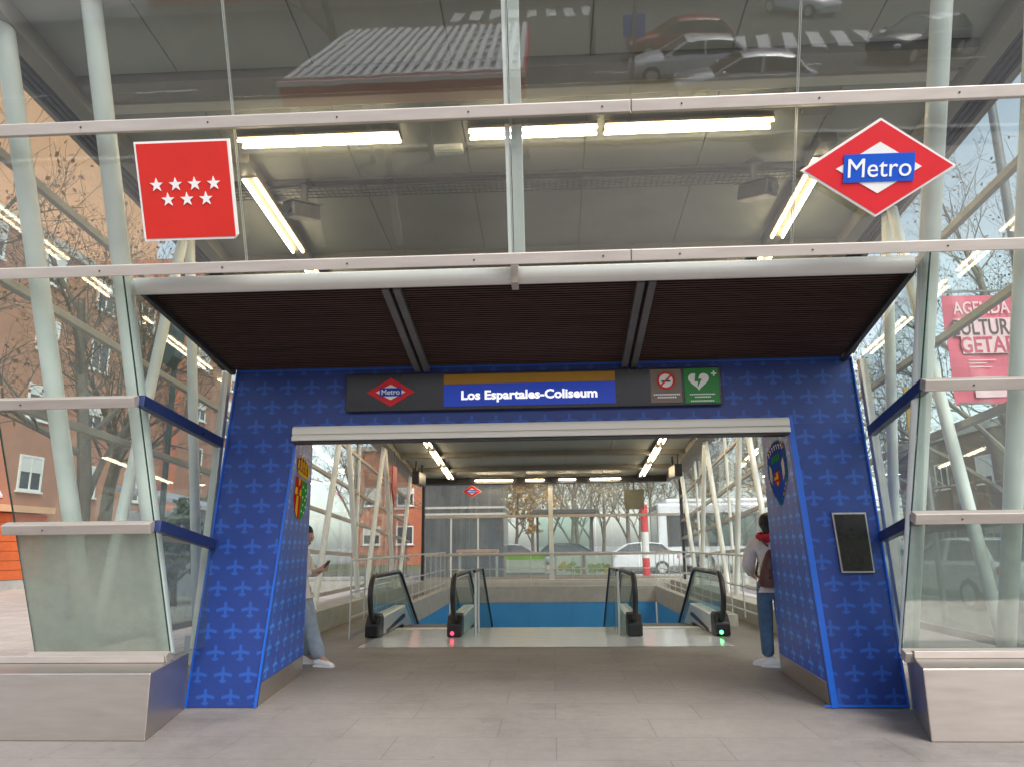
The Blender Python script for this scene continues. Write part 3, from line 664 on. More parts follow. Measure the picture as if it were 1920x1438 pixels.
def crest_right():
    b = MB()
    def P(u, z, o=.004): return jpt(jamb_r, 1, u, z, o)
    def poly(pts, mi, o=.004): b.face([P(u, z, o) for u, z in pts], mi)
    out = [(.2, 2.37), (.34, 2.43), (.5, 2.45), (.66, 2.43), (.80, 2.37), (.84, 2.2), (.80, 2.05), (.68, 1.92), (.5, 1.78), (.32, 1.92), (.2, 2.05), (.16, 2.2)]
    poly(out, 0)
    for i in range(len(out)):        # dashed green and yellow outline
        a, c = out[i], out[(i+1) % len(out)]
        for t in (0.05, .38, .7):
            p0 = lerp(a, c, t); p1 = lerp(a, c, t+.2); w = .016
            du, dz = p1[0]-p0[0], p1[1]-p0[1]; L = math.hypot(du*1.8, dz) or 1
            nu, nz = -dz/L*w/1.8*1.2, du*1.8/L*w*.5
            poly([(p0[0]-nu, p0[1]-nz), (p1[0]-nu, p1[1]-nz), (p1[0]+nu, p1[1]+nz), (p0[0]+nu, p0[1]+nz)], 1 if (i+int(t*10)) % 3 else 2, .007)
    # white arc of lettering strokes
    for k in range(7):
        u = .26+k*.08; z = 2.345+.045*math.sin(math.pi*(k+.5)/7)
        poly([(u-.022, z-.03), (u-.004, z-.03), (u+.004, z+.02), (u-.018, z+.02)], 3, .007)
        poly([(u-.02, z+.022), (u+.02, z+.022), (u+.02, z+.008), (u-.02, z+.008)], 3, .008)
    for k in range(4): poly([(.36+k*.08, 2.24), (.41+k*.08, 2.24), (.40+k*.08, 2.31), (.35+k*.08, 2.31)], 1, .007)
    poly([(.24, 2.08), (.32, 2.02), (.32, 2.2), (.24, 2.25)], 4, .006); poly([(.68, 2.02), (.76, 2.08), (.76, 2.25), (.68, 2.2)], 4, .006)
    poly([(.40, 2.13), (.60, 2.13), (.60, 2.05), (.5, 1.98), (.40, 2.05)], 5, .007)
    poly([(.46, 2.13), (.53, 2.13), (.53, 2.09), (.60, 2.09), (.60, 2.06), (.46, 2.06)], 2, .009)
    poly([(.46, 2.03), (.54, 2.03), (.5, 1.985)], 2, .009)
    q(b).build('crest', ['navy', 'shield_green', 'shield_yellow', 'white', 'black', 'shield_red'], por)
crest_right()

# ------------------------------------------------------------------ signs
def frame_on_front(x, z, off):      # point on the leaning front, off = metres outwards
    return Vector((x, fy(z), z))+fn*off
def star(c, r, n=5):
    return [(c[0]+(r if k % 2 == 0 else r*.40)*math.sin(math.pi*k/n), c[1]+(r if k % 2 == 0 else r*.40)*math.cos(math.pi*k/n)) for k in range(2*n)]
def flat_sign(name, label, cat, x, zc, layers, off=.10, thick=.02, group=None):
    """board on the leaning front; layers = list of (part name, material, [polygons in (x, up) metres], height off the board)"""
    o = frame_on_front(x, zc, off); t = thing(name, label, cat, o, 0, group)
    def P(a, h): return Vector((1, 0, 0))*a[0]+fu*a[1]+fn*h
    for nm, mt, polys, h, th in layers:
        b = MB()
        for pl in polys: b.poly([P(a, h) for a in pl], fn*-th)
        b.build(nm, mt, t)
    return t
hw = .355
t = flat_sign('flag_sign', 'square red sign with seven white stars on the front glass', 'sign', -2.63, 4.02, [
    ('sign_panel', 'white', [[(-hw, -hw), (hw-.03, -hw), (hw, -hw+.03), (hw, hw), (-hw, hw)]], 0, .025),
    ('red_field', 'red', [[(-hw+.016, -hw+.016), (hw-.016, -hw+.016), (hw-.016, hw-.016), (-hw+.016, hw-.016)]], .004, .003),
    ('star', 'white', [star((-.215+k*.143, .045), .052) for k in range(4)]+[star((-.14+k*.143, -.062), .052) for k in range(3)], .009, .004)])
def dia(w, h): return [(-w, 0), (0, -h), (w, 0), (0, h)]
def metro(name, label, x, z, w, h, off=.10):
    t = flat_sign(name, label, 'sign', x, z, [
        ('sign_panel', 'white', [dia(w, h)], 0, .025), ('red_diamond', 'metro_red', [dia(w-.026, h-.017)], .004, .003),
        ('white_diamond', 'white', [dia(w*.55, h*.52)], .008, .003), ('name_plate', 'metro_blue', [[(-w*.455, -h*.285), (w*.455, -h*.285), (w*.455, h*.285), (-w*.455, h*.285)]], .013, .004)])
    text('lettering', 'Metro', h*.55, 'text_white', fn*.0155-fu*h*.185, (1, 0, 0), fu, t, bold=0, depth=.002, sx=.97)
    return t
metro('metro_sign', 'large red diamond Metro sign on the right of the front glass', 2.345, 4.01, .535, .335)

# name board over the entrance
nb = thing('station_name_board', 'long black board with the station name above the entrance opening', 'sign', (-.165, PY-.045, 2.865))
def nbx(x0, x1, z0, z1, y0, y1, name, mt, par=nb):
    b = MB(); b.box(x0, x1, y0, y1, z0, z1); return b.build(name, mt, par)
L_, R_, B_, T_ = -1.80, 1.80, -.182, .182
nbx(L_, R_, B_, T_, -.02, .04, 'board', 'blackgloss').modifiers.new('bevel', 'BEVEL').width = .005
nbx(-.845, .80, -.150, .062, -.026, -.021, 'name_plate', 'name_blue'); nbx(-.845, .80, .065, .160, -.026, -.021, 'line_band', 'gold')
text('lettering', 'Los Espartales-Coliseum', .118, 'text_glow', (-.025, -.0275, -.085), (1, 0, 0), (0, 0, 1), nb, bold=.0042, depth=.001, sx=1.12)
def nbdia(cx, cz, w, h, y, name, mt):
    b = MB(); b.poly([(cx+a, y, cz+c) for a, c in dia(w, h)], (0, .004, 0)); return b.build(name, mt, nb)
nbdia(-1.36, .0, .235, .14, -.026, 'emblem', 'metro_red'); nbdia(-1.36, .0, .145, .075, -.030, 'emblem', 'white')
nbx(-1.465, -1.255, -.04, .04, -.036, -.031, 'emblem', 'navy'); text('lettering', 'Metro', .072, 'text_white', (-1.36, -.0375, -.024), (1, 0, 0), (0, 0, 1), nb, bold=.001, depth=.0008)
# no smoking tile
tl = nbx(1.13, 1.425, -.155, .165, -.028, -.021, 'no_smoking_tile', 'taupe')
def disc(cx, cz, r0, r1, y, name, mt, par, n=28):
    b = MB()
    for k in range(n):
        a0, a1 = 2*math.pi*k/n, 2*math.pi*(k+1)/n
        pts = [(cx+r1*math.cos(a0), y, cz+r1*math.sin(a0)), (cx+r1*math.cos(a1), y, cz+r1*math.sin(a1))]
        pts += [(cx+r0*math.cos(a1), y, cz+r0*math.sin(a1)), (cx+r0*math.cos(a0), y, cz+r0*math.sin(a0))] if r0 > 0 else [(cx, y, cz)]
        b.poly(pts, (0, .002, 0))
    return b.build(name, mt, par)
disc(1.278, .055, 0, .078, -.031, 'disc', 'white', tl); disc(1.278, .055, .066, .086, -.034, 'ring', 'red', tl)
b = MB(); b.bar((1.223, -.034, .0), (1.333, -.034, .11), .016, .003, up=(0, 1, 0)); b.build('slash', 'red', tl)
b = MB(); b.box(1.235, 1.322, -.0335, -.0315, .042, .056); b.box(1.3, 1.306, -.0335, -.0315, .062, .09); b.build('cigarette', 'black', tl)
b = MB()
for z, w in ((-.078, .12), (-.105, .085)):
    k = -w
    while k < w: b.box(1.278+k, 1.278+k+.013, -.031, -.0285, z-.007, z+.007); k += .018
b.build('caption', 'text_white', tl)
# defibrillator tile
tl = nbx(1.45, 1.775, -.165, .17, -.028, -.021, 'defibrillator_tile', 'green_sign')
heart = []
for k in range(40):
    a = 2*math.pi*k/40; heart.append((.0058*16*math.sin(a)**3*1.05, .0058*(13*math.cos(a)-5*math.cos(2*a)-2*math.cos(3*a)-math.cos(4*a))))
b = MB(); b.poly([(1.585+x, -.032, .05+z) for x, z in heart], (0, .003, 0)); b.build('heart', 'white', tl)
b = MB(); b.poly([(1.585+x, -.0355, .05+z) for x, z in [(-.028, .062), (.012, .062), (-.002, .015), (.03, .015), (-.014, -.07), (-.006, -.01), (-.038, -.01)]], (0, .003, 0)); b.build('bolt', 'green_sign', tl)
b = MB(); b.box(1.705, 1.755, -.032, -.029, .108, .122); b.box(1.723, 1.737, -.0325, -.0295, .09, .14); b.build('cross', 'white', tl)
b = MB()
for z, w in ((-.082, .115), (-.108, .07), (-.145, .11)):
    k = -w
    while k < w: b.box(1.612+k, 1.612+k+.012, -.031, -.0285, z-.006, z+.006); k += .017
b.build('caption', 'text_white', tl)

# black screen on the right leg of the portal (leans with the leg)
sc_ = thing('information_screen', 'black portrait screen set in the right leg of the blue portal', 'screen', (2.715, PY-.03, 1.405))
b = MB(); b.poly([(-.13, 0, -.265), (.16, 0, -.265), (.137, 0, .265), (-.165, 0, .265)], (0, .02, 0)); b.build('screen_frame', 'steel', sc_)
b = MB(); b.poly([(-.117, -.008, -.25), (.145, -.008, -.25), (.123, -.008, .25), (-.15, -.008, .25)], (0, .006, 0)); b.build('display', 'screen', sc_)

# ------------------------------------------------------------------ lamps under the roof
def lamp(p, q_, label, group='strip lamps under the pavilion roof'):
    p = Vector(p); q_ = Vector(q_); c = (p+q_)/2; t = thing('ceiling_lamp', label, 'lamp', c, 0, group)
    b = MB(); b.bar(p-c+Vector((0, 0, .035)), q_-c+Vector((0, 0, .035)), .17, .03); b.build('lamp_case', 'lampcase', t)
    d = (q_-p).normalized(); s = d.cross(Vector((0, 0, 1))).normalized()
    for k in (-.06, .06):
        b = MB(); b.tube([p-c+s*k, q_-c+s*k], .0115, 10); b.build('lamp_tube', 'tubelight', t, smooth=True)
rz = lambda y: roofz(y)-.07
for x0, x1, nm in ((-2.88, -1.35, 'strip lamp of the front row under the roof, beside the starred red sign'), (-.69, .50, 'strip lamp of the front row under the roof, behind the centre mullion'), (.57, 2.1, 'strip lamp of the front row under the roof, nearest the Metro diamond')):
    lamp((x0, 6.25, rz(6.25)), (x1, 6.25, rz(6.25)), nm)
rows = []
y = 6.72
k = 0
ords = ['first', 'second', 'third', 'fourth', 'fifth', 'sixth', 'seventh', 'eighth']
while y < 21.2 and k < 8:
    for x, s in ((-2.98, 'left'), (2.70, 'right')):
        lamp((x, y, rz(y)-.07), (x, y+1.5, rz(y+1.5)-.07), ords[k]+' strip lamp from the entrance in the '+s+' row down the hall roof')
    y += 1.98; k += 1
for x0, x1, nm in ((-2.3, -1.15, 'leftmost strip lamp of the far row before the back glass'), (-.75, -.2, 'short strip lamp of the far row left of the back post'), (.25, .75, 'short strip lamp of the far row right of the back post'), (1.2, 2.1, 'rightmost strip lamp of the far row before the back glass')):
    lamp((x0, 22.5, rz(22.5)-.06), (x1, 22.5, rz(22.5)-.06), nm)

# ------------------------------------------------------------------ small equipment under the roof
def cctv(x, y, z, rz_, label, mt):
    t = thing('security_camera', label, 'security camera', (x, y, z), rz_, 'security cameras under the roof')
    b = MB(); b.tube([(0, 0, .25), (0, 0, .02)], .035, 12); b.box(-.07, .07, -.07, .07, .25, .28); b.build('mount', 'darkmetal', t)
    b = MB(); b.bar((0, -.22, -.10), (0, .17, .0), .15, .15); b.build('housing', mt, t, bevel=.015)
    b = MB(); b.bar((0, -.27, -.03), (0, .18, .085), .19, .012); b.build('sun_shield', mt, t)
    b = MB(); b.tube([(0, -.225, -.10), (0, -.25, -.107)], .05, 14); b.build('lens', 'black', t)
cctv(-2.5, 7.0, roofz(7.0)-.30, R(-25), 'grey security camera under the roof beside the left lamp row', 'rib')
cctv(2.08, 6.85, roofz(6.85)-.33, R(30), 'black security camera under the roof beside the Metro diamond', 'black')
t = thing('emergency_light', 'small white emergency light on the roof behind the front lamps', 'lamp', (-.92, 6.5, roofz(6.5)-.03))
b = MB(); b.box(-.14, .14, -.05, .05, -.04, .03); b.build('light_body', 'white', t, bevel=.01); b = MB(); b.box(-.12, .12, -.035, .035, -.048, -.041); b.build('diffuser', 'poster_pale', t)
t = thing('junction_box', 'flat dark grey box on the roof above the Metro diamond', 'box', (2.46, 6.05, roofz(6.05)-.05))
b = MB(); b.box(-.14, .14, -.1, .1, -.04, .05); b.build('box_body', 'rib', t, bevel=.01); b = MB(); b.tube([(-.14, 0, 0), (-.55, .03, .01)], .012, 8); b.build('conduit', 'rib', t)

# ------------------------------------------------------------------ stairwell: walls, landing, stairs, escalators, railings
def well(name, label, mk):
    t = thing(name, label, 'wall', (0, 0, 0)); mk(t); return t
def wl(t, x, s):
    o = Vector((x, 17.4, 0)); t.location = o
    b = MB(); b.box(0 if s > 0 else -.18, .18 if s > 0 else 0, PY0-17.4, PY1-17.4, -.26, .2); b.build('fascia', 'concrete', t, bevel=.008)
    b = MB()
    for k in range(8):
        y0 = PY0-17.4+k*(PY1-PY0)/8; b.box(.02 if s > 0 else -.14, .14 if s > 0 else -.02, y0+.0015, y0+(PY1-PY0)/8-.0015, -7.5, -.262)
    b.build('blue_cladding', 'blue_panel', t)
well('stairwell_wall', 'blue clad stairwell side wall below the left railing', lambda t: wl(t, PX0, -1))
well('stairwell_wall', 'blue clad stairwell side wall below the right railing', lambda t: wl(t, PX1, 1))
def wb(t):
    t.location = (0, PY1, 0)
    b = MB(); b.box(PX0, PX1, 0, .18, -.26, .2); b.build('fascia', 'concrete', t, bevel=.008)
    b = MB()
    for k in range(5):
        x0 = PX0+.02+k*(PX1-PX0-.04)/5; b.box(x0+.0015, x0+(PX1-PX0-.04)/5-.0015, .02, .14, -7.5, -.262)
    b.build('blue_cladding', 'blue_panel', t)
well('stairwell_wall', 'blue clad end wall of the stairwell below the back glass', wb)
b = MB(); b.face([(PX0-.3, PY0, -7.5), (PX1+.3, PY0, -7.5), (PX1+.3, PY1+.3, -7.5), (PX0-.3, PY1+.3, -7.5)]); tag(b.build('stairwell_floor', 'paving'), kind='structure')
b = MB(); b.box(PX0, PX1, 13.48, 13.56, -7.5, -.01); tag(b.build('stairwell_front', 'concrete'), kind='structure')
# landing sheets
b = MB()
for x0, x1 in ((-2.8, -1.31), (-1.305, -.09), (-.085, 1.05), (1.055, 2.5)): b.face([(x0, 10.95, .006), (x1, 10.95, .006), (x1, 13.48, .006), (x0, 13.48, .006)])
tag(b.build('landing', 'marble'), kind='structure')
# central stairs
st = thing('stairs', 'central stairs going down between the two escalators', 'stairs', (-.1, 13.57, 0))
b = MB()
for k in range(24): b.box(-1.15, 1.1, k*.3, k*.3+.32, -.17*(k+1)-.25, -.17*(k+1))
b.build('step', 'marble', st)
def path_profile(y0, y1, z, drop_to, off=0.):
    """side profile of a balustrade: newel curve, level top, then 30 degrees down; returns points (y, z)"""
    r_ = .30-off; pts = []
    cy, cz = y0+.30, z-.30
    for k in range(0, 9):
        a = math.pi*(1.12-.62*k/8); pts.append((cy+r_*math.cos(a), cz+r_*math.sin(a)+0))
    pts.append((y1-.2, z-off))
    for k in range(1, 5): pts.append((y1-.2+.35*k/4, z-off-.1*(k/4)**2))
    L = drop_to; pts.append((y1+.15+L, z-off-.1-L*math.tan(R(30))))
    return pts
def balustrade(par, x, side, led=None):
    y0, y1, z = 11.88-11.4, 14.15-11.4, .95
    b = MB(); pr = path_profile(y0, y1, z, 6.8, .02)
    low = [(pr[-1][0], pr[-1][1]-.9), (y1+.1, .02), (y0+.32, .02), (y0+.12, .3)]
    b.poly([(x-.006, p[0], p[1]) for p in pr+low], (.012, 0, 0)); g = b.build('balustrade', 'glass_bal', par)
    b = MB(); pr = [(y0+.30, .20), (y0+.1, .36)]+path_profile(y0, y1, z, 6.8)
    b.tube([(x, p[0], p[1]) for p in pr], .042, 12); b.build('handrail', 'black', g, smooth=True)
    b = MB(); pp = path_profile(y0, y1, z, 6.8, .06)[2:]; b.tube([(x, p[0], p[1]) for p in pp], .014, 8); b.build('handrail_track', 'rimm', g, smooth=True)
    b = MB(); b.poly([(x-.11, p[0], p[1]) for p in [(y0+.52, .012), (y0+.52, .27), (y0+.62, .31), (y1+.05, .34), (y1+2.2, -.88), (y1+2.2, -1.3), (y1-.1, .012)]], (.22, 0, 0)); b.build('skirt_deck', 'rimm', g, bevel=.02)
    b = MB(); b.poly([(x-.115, p[0], p[1]) for p in [(y0+.18, .012), (y0+.18, .2), (y0+.30, .33), (y0+.44, .36), (y0+.52, .30), (y0+.52, .012)]], (.23, 0, 0)); b.build('newel_base', 'black', g, bevel=.02)
    b = MB(); b.poly([(x+side*.112, p[0], p[1]) for p in [(y0+.75, .07), (y1-.25, .20), (y1-.05, .20), (y1+.05, .14), (y1-.15, .12), (y0+.75, .02)]], (side*.006, 0, 0)); b.build('skirt_brush', 'black', g)
    if led:
        b = MB(); b.ell((x+side*.03, y0+.17, .07), .03, .02, .03); b.build('signal_light', led, g, smooth=True)
def escalator(x0, x1, label, leds):
    t = thing('escalator', label, 'escalator', ((x0+x1)/2, 11.4, 0)); c = (x0+x1)/2
    balustrade(t, x0-c, 1, leds[0]); balustrade(t, x1-c, -1, leds[1])
    b = MB()
    for k in range(18): b.box(x0-c+.13, x1-c-.13, 2.75+k*.38, 2.75+k*.38+.40, -.22*(k+1)-.25, -.22*(k+1)+.18)
    b.box(x0-c+.13, x1-c-.13, 2.15, 2.75, -.3, -.02); b.build('step', 'darkmetal', t)
    b = MB(); b.box(x0-c+.13, x1-c-.13, 1.75, 2.06, .008, .014); b.build('comb_plate', 'rimm', t)
escalator(-2.86, -1.56, 'escalator on the left with a red signal light at its inner foot', (None, 'led_red'))
escalator(1.26, 2.60, 'escalator on the right with a green signal light at its outer foot', (None, 'led_green'))
# glass guards of the central stairs
for x, lb in ((-1.27, 'glass stair guard with a dark handrail beside the left escalator'), (1.02, 'glass stair guard with a dark handrail beside the right escalator')):
    t = thing('stair_guard', lb, 'railing', (x, 12.3, 0), 0, 'guards of the central stairs')
    b = MB(); b.poly([(0, 0, .02), (0, 0, .98), (0, 1.4, .98), (0, 6, -1.68), (0, 6, -2.6), (0, .5, .02)], (.012, 0, 0)); b.build('guard_glass', 'glass_bal', t)
    b = MB(); b.tube([(.006, -.02, 1.0), (.006, 1.4, 1.0), (.006, 6, -1.65)], .024, 10); b.build('handrail', 'black', t, smooth=True)
    for y_ in (0, .5): 
        b = MB(); b.tube([(.02, y_, .0), (.02, y_, .98)], .02, 10); b.build('post', 'rimm', t, smooth=True)
# railings round the well
def railing(p, q_, label, z0=.2, h=1.0, n=10, mid=True):
    p = Vector(p); q_ = Vector(q_); t = thing('railing', label, 'railing', p, 0, None); d = q_-p
    up = Vector((0, 0, 1))
    b = MB(); b.bar(up*(z0+h), d+up*(z0+h), .05, .035); b.build('handrail', 'rimm', t, bevel=.006)
    for zz in ((.12, .5) if mid else ()):
        b = MB(); b.bar(up*(z0+zz), d+up*(z0+zz), .02, .02); b.build('lower_rail', 'rimm', t)
    for k in range(n+1):
        c = d*(k/n); b = MB(); b.bar(c+up*(z0 if 0 < k else .0), c+up*(z0+h-.018), .05, .014, up=(1, 0, 0)); b.build('post', 'rimm', t)
railing((-3.2, 12.0, 0), (-3.2, 22.55, 0), 'steel railing along the left edge of the stairwell', n=12)
railing((3.15, 12.0, 0), (3.15, 22.55, 0), 'steel railing along the right edge of the stairwell', n=12)
railing((-3.1, 22.7, 0), (3.05, 22.7, 0), 'steel railing across the far end of the stairwell', h=.95, n=5)

# ------------------------------------------------------------------ signs hung at the back glass
def back_metro():
    t = thing('hanging_metro_sign', 'small red diamond Metro sign hung against the back glass', 'sign', (-2.42, YB-.2, 3.02))
    for w, h, y, nm, mt in ((.30, .19, 0, 'sign_panel', 'white'), (.285, .18, -.006, 'red_diamond', 'metro_red'), (.16, .1, -.012, 'white_diamond', 'white')):
        b = MB(); b.poly([(a, y, c) for a, c in dia(w, h)], (0, .005, 0)); b.build(nm, mt, t)
    b = MB(); b.box(-.135, .135, -.022, -.016, -.05, .05); b.build('name_plate', 'metro_blue', t)
    text('lettering', 'Metro', .085, 'text_white', (0, -.024, -.028), (1, 0, 0), (0, 0, 1), t, bold=.001, depth=.0008)
back_metro()
t = thing('square_sign', 'plain olive grey square sign seen from behind on the back glass', 'sign', (2.52, YB-.15, 2.72))
b = MB(); b.box(-.3, .3, 0, .03, -.3, .3); b.build('sign_panel', mat('olive_back', (.20, .20, .15), .6), t, bevel=.006)
b = MB(); b.box(-.02, .02, .03, .06, -.3, .5); b.build('bracket', 'darkmetal', t)
t = thing('red_pennant', 'narrow dark red sign hung on the left hall wall', 'sign', (-3.86, 18.1, 2.95))
b = MB(); b.poly([(0, -.25, .38), (0, .25, .38), (0, .25, -.2), (0, 0, -.55), (0, -.25, -.2)], (.03, 0, 0)); b.build('sign_panel', mat('dark_red', (.35, .01, .02), .5), t)
b = MB(); b.bar((.015, 0, .38), (.015, 0, .75), .02, .02, up=(1, 0, 0)); b.build('hanger', 'darkmetal', t)
t = thing('hanging_display', 'black display box hung from the roof at the left of the far hall', 'screen', (-3.62, 20.3, 3.2))
b = MB(); b.box(-.1, .1, -.55, .55, -.17, .17); b.build('display_case', 'black', t, bevel=.02); b = MB(); b.box(-.02, .02, -.5, -.45, .17, .45); b.box(-.02, .02, .45, .5, .17, .45); b.build('hanger', 'darkmetal', t)
t = thing('hanging_display', 'black display box hung from the roof at the right of the far hall', 'screen', (3.3, 19.8, 3.25))
b = MB(); b.box(-.1, .1, -.5, .5, -.16, .16); b.build('display_case', 'black', t, bevel=.02); b = MB(); b.box(-.02, .02, -.45, -.4, .16, .45); b.box(-.02, .02, .4, .45, .16, .45); b.build('hanger', 'darkmetal', t)
# ------------------------------------------------------------------ trees
def make_tree(name, h, r, leafm, leaves, seed, bark='bark', spread=1.0, leaf=.11, levels=4, first=.3):
    rnd = random.Random(seed); wood = MB(); crown = MB(); tips = []
    def grow(p, d, L, rad, lv):
        n = 5 if lv < 2 else 3; pts = [p]; rs = [rad]; dd = d.copy()
        for i in range(n):
            dd = (dd+Vector((rnd.uniform(-1, 1), rnd.uniform(-1, 1), rnd.uniform(-.5, .9)))*(.10 if lv == 0 else .2)).normalized()
            pts.append(pts[-1]+dd*L/n); rs.append(max(.004, rad*(1-.62*(i+1)/n)))
        (wood if lv < 3 else crown).tube(pts, rs, (9, 6, 5, 3, 3)[lv], cap=False, mi=0)
        if lv == levels:
            tips.append(pts); return
        kids = (7, 6, 5, 4)[lv] if lv < 4 else 3
        for k in range(kids):
            t = first+(1-first)*(k+rnd.random()*.8)/kids if lv == 0 else .2+.8*(k+rnd.random())/kids
            t = min(t, .99); i = min(int(t*n), n-1); f = t*n-i; q_ = pts[i].lerp(pts[i+1], f)
            ax_ = (pts[i+1]-pts[i]).normalized(); s = ax_.orthogonal().normalized(); s.rotate(Matrix.Rotation(k*2.4+rnd.random()*1.2, 3, ax_))
            ang = R(rnd.uniform(28, 58))*spread
            nd = (ax_*math.cos(ang)+s*math.sin(ang)); nd.z += .12; nd.normalize()
            grow(q_, nd, L*rnd.uniform(.48, .72)*(1.0 if lv else .8*(1.15-.5*t)), rs[i]*rnd.uniform(.45, .62), lv+1)
    grow(Vector((0, 0, -.05)), Vector((0, 0, 1)), h*.66, r, 0)
    for pts in tips:
        for k in range(leaves):
            if rnd.random() > .75: continue
            a = pts[rnd.randrange(1, len(pts))]; c = a+Vector((rnd.gauss(0, .09), rnd.gauss(0, .09), rnd.gauss(0, .08)))
            u = Vector((rnd.uniform(-1, 1), rnd.uniform(-1, 1), rnd.uniform(-1, 1))).normalized()*leaf*rnd.uniform(.5, 1.1); v = u.orthogonal().normalized()*u.length*rnd.uniform(.5, .8)
            crown.face([c-u, c+v, c+u, c-v], 1)
    t = thing(name, 'x', 'tree')
    wood.build('trunk', bark, t, smooth=True); crown.build('crown', [bark, leafm], t)
    return t
def put(t, loc, rz_, s, label, group=None, copy=True):
    c = copy_tree(t) if copy else t
    c.location = loc; c.rotation_euler = (0, 0, rz_); c.scale = (s, s, s); c['label'] = label
    if group: c['group'] = group
    return c
T1 = make_tree('plane_tree', 11, .2, 'leaf_rust', 2, 3, leaf=.062)
T2 = make_tree('bare_tree', 10, .15, 'leaf_brown', 2, 11, bark='bark_pale', leaf=.045)
T3 = make_tree('golden_tree', 8, .14, 'leaf_gold', 12, 5, leaf=.2, levels=3)
T4 = make_tree('winter_tree', 12, .17, 'leaf_grey', 5, 21, bark='bark_pale', leaf=.075, first=.18)
T5 = make_tree('evergreen_tree', 5, .14, 'leaf_green', 16, 8, leaf=.2, levels=3, first=.15)
gl_ = 'trees left of the pavilion'; gr_ = 'trees right of the pavilion'; gb_ = 'trees beyond the far street'
put(T1, (-9.9, 15.5, 0), .4, 1.0, 'rusty leaved tree nearest the left glass wall in front of the brick block', gl_, False)
put(T1, (-8.6, 9.2, 0), 2.2, .85, 'rusty leaved tree furthest left with a limb reaching behind the front columns', gl_)
put(T1, (-13.0, 21, 0), 4.0, 1.1, 'tall rusty leaved tree standing before the brick block windows', gl_)
put(T1, (-10.5, 30, 0), 1.2, 1.0, 'rusty leaved tree further down the left side seen through the hall', gl_)
put(T5, (-11.5, 25.5, 0), 1.0, .75, 'low dark green tree beside the grey kiosk with a sloping roof', gl_, False)
put(T5, (-9.4, 18.6, 0), 2.4, .55, 'small dark green shrub tree under the rusty trees', gl_)
put(T2, (8.6, 14.0, 0), 0, 1.0, 'bare tree with dark seed heads behind the pink banner', gr_, False)
put(T2, (12.2, 19.5, 0), 2.0, 1.05, 'bare tree standing right of the pink banner against pale sky', gr_)
put(T2, (7.2, 20.5, 0), 4.2, .95, 'bare tree between the pink banner and the blue portal', gr_)
put(T2, (9.0, 28, 0), 1.1, 1.0, 'bare tree far down the right side beside the white bus', gr_)
put(T2, (15.5, 14.5, 0), 3.3, 1.1, 'bare tree furthest right near the frame edge', gr_)
put(T3, (-2.3, 47, 0), 0, .95, 'golden leaved tree beyond the far street beside the dark kiosk', gb_, False)
put(T4, (1.8, 50, 0), 0, .95, 'grey winter tree right of the golden tree', gb_, False)
put(T4, (5.5, 54, 0), 1.3, 1.0, 'grey winter tree behind the square olive sign', gb_)
put(T4, (-6.5, 52, 0), 2.6, 1.0, 'grey winter tree rising behind the dark kiosk', gb_)
put(T4, (9.5, 49, 0), 3.6, 1.05, 'grey winter tree behind the white bus', gb_)
put(T4, (15, 52, 0), 5.0, 1.1, 'grey winter tree beyond the right end of the white bus', gb_)
put(T4, (-12, 46, 0), .7, 1.0, 'grey winter tree at the far left end of the street', gb_)
put(T4, (-.2, 57, 0), 4.4, 1.05, 'grey winter tree straight behind the bus shelter', gb_)
put(T4, (22, 46, 0), 5.6, 1.1, 'grey winter tree far right beyond the brown building', gb_)
for i, (x, y, z_, sc_k, lb) in enumerate([(-4, 66, 1, 1.0, 'grey winter tree in the far row, left of the centre post'), (3.5, 68, 2, 1.1, 'grey winter tree in the far row, right of the centre post'), (8, 70, 3, 1.0, 'grey winter tree in the far row above the parked white car'), (13, 66, 4, 1.1, 'grey winter tree in the far row above the bus roof'), (19, 68, 5, 1.0, 'grey winter tree in the far row at the right end of the bus'), (-11, 70, .5, 1.1, 'grey winter tree in the far row behind the dark kiosk')]):
    put(T4, (x, y, 0), z_, sc_k, lb, gb_)
for i, (x, y, z_, sc_k, lb) in enumerate([(-1.5, 61, 1.5, .9, 'slim grey winter tree left of the bus shelter roof'), (1.2, 46, 2.5, .85, 'grey winter tree nearest behind the bus shelter'), (4.0, 60, 3.5, .95, 'grey winter tree just left of the square olive sign'), (7.6, 58, 4.5, 1.0, 'grey winter tree over the front of the white bus'), (11, 62, 5.5, 1.05, 'grey winter tree over the middle of the white bus')]):
    put(T4, (x, y, 0), z_, sc_k, lb, gb_)
put(T1, (-7, -17, 0), 1, .9, 'tree behind the viewer mirrored at the top left of the front glass')
put(T2, (2.2, -24, 0), 1, .9, 'slim bare tree behind the viewer mirrored right of the centre mullion')

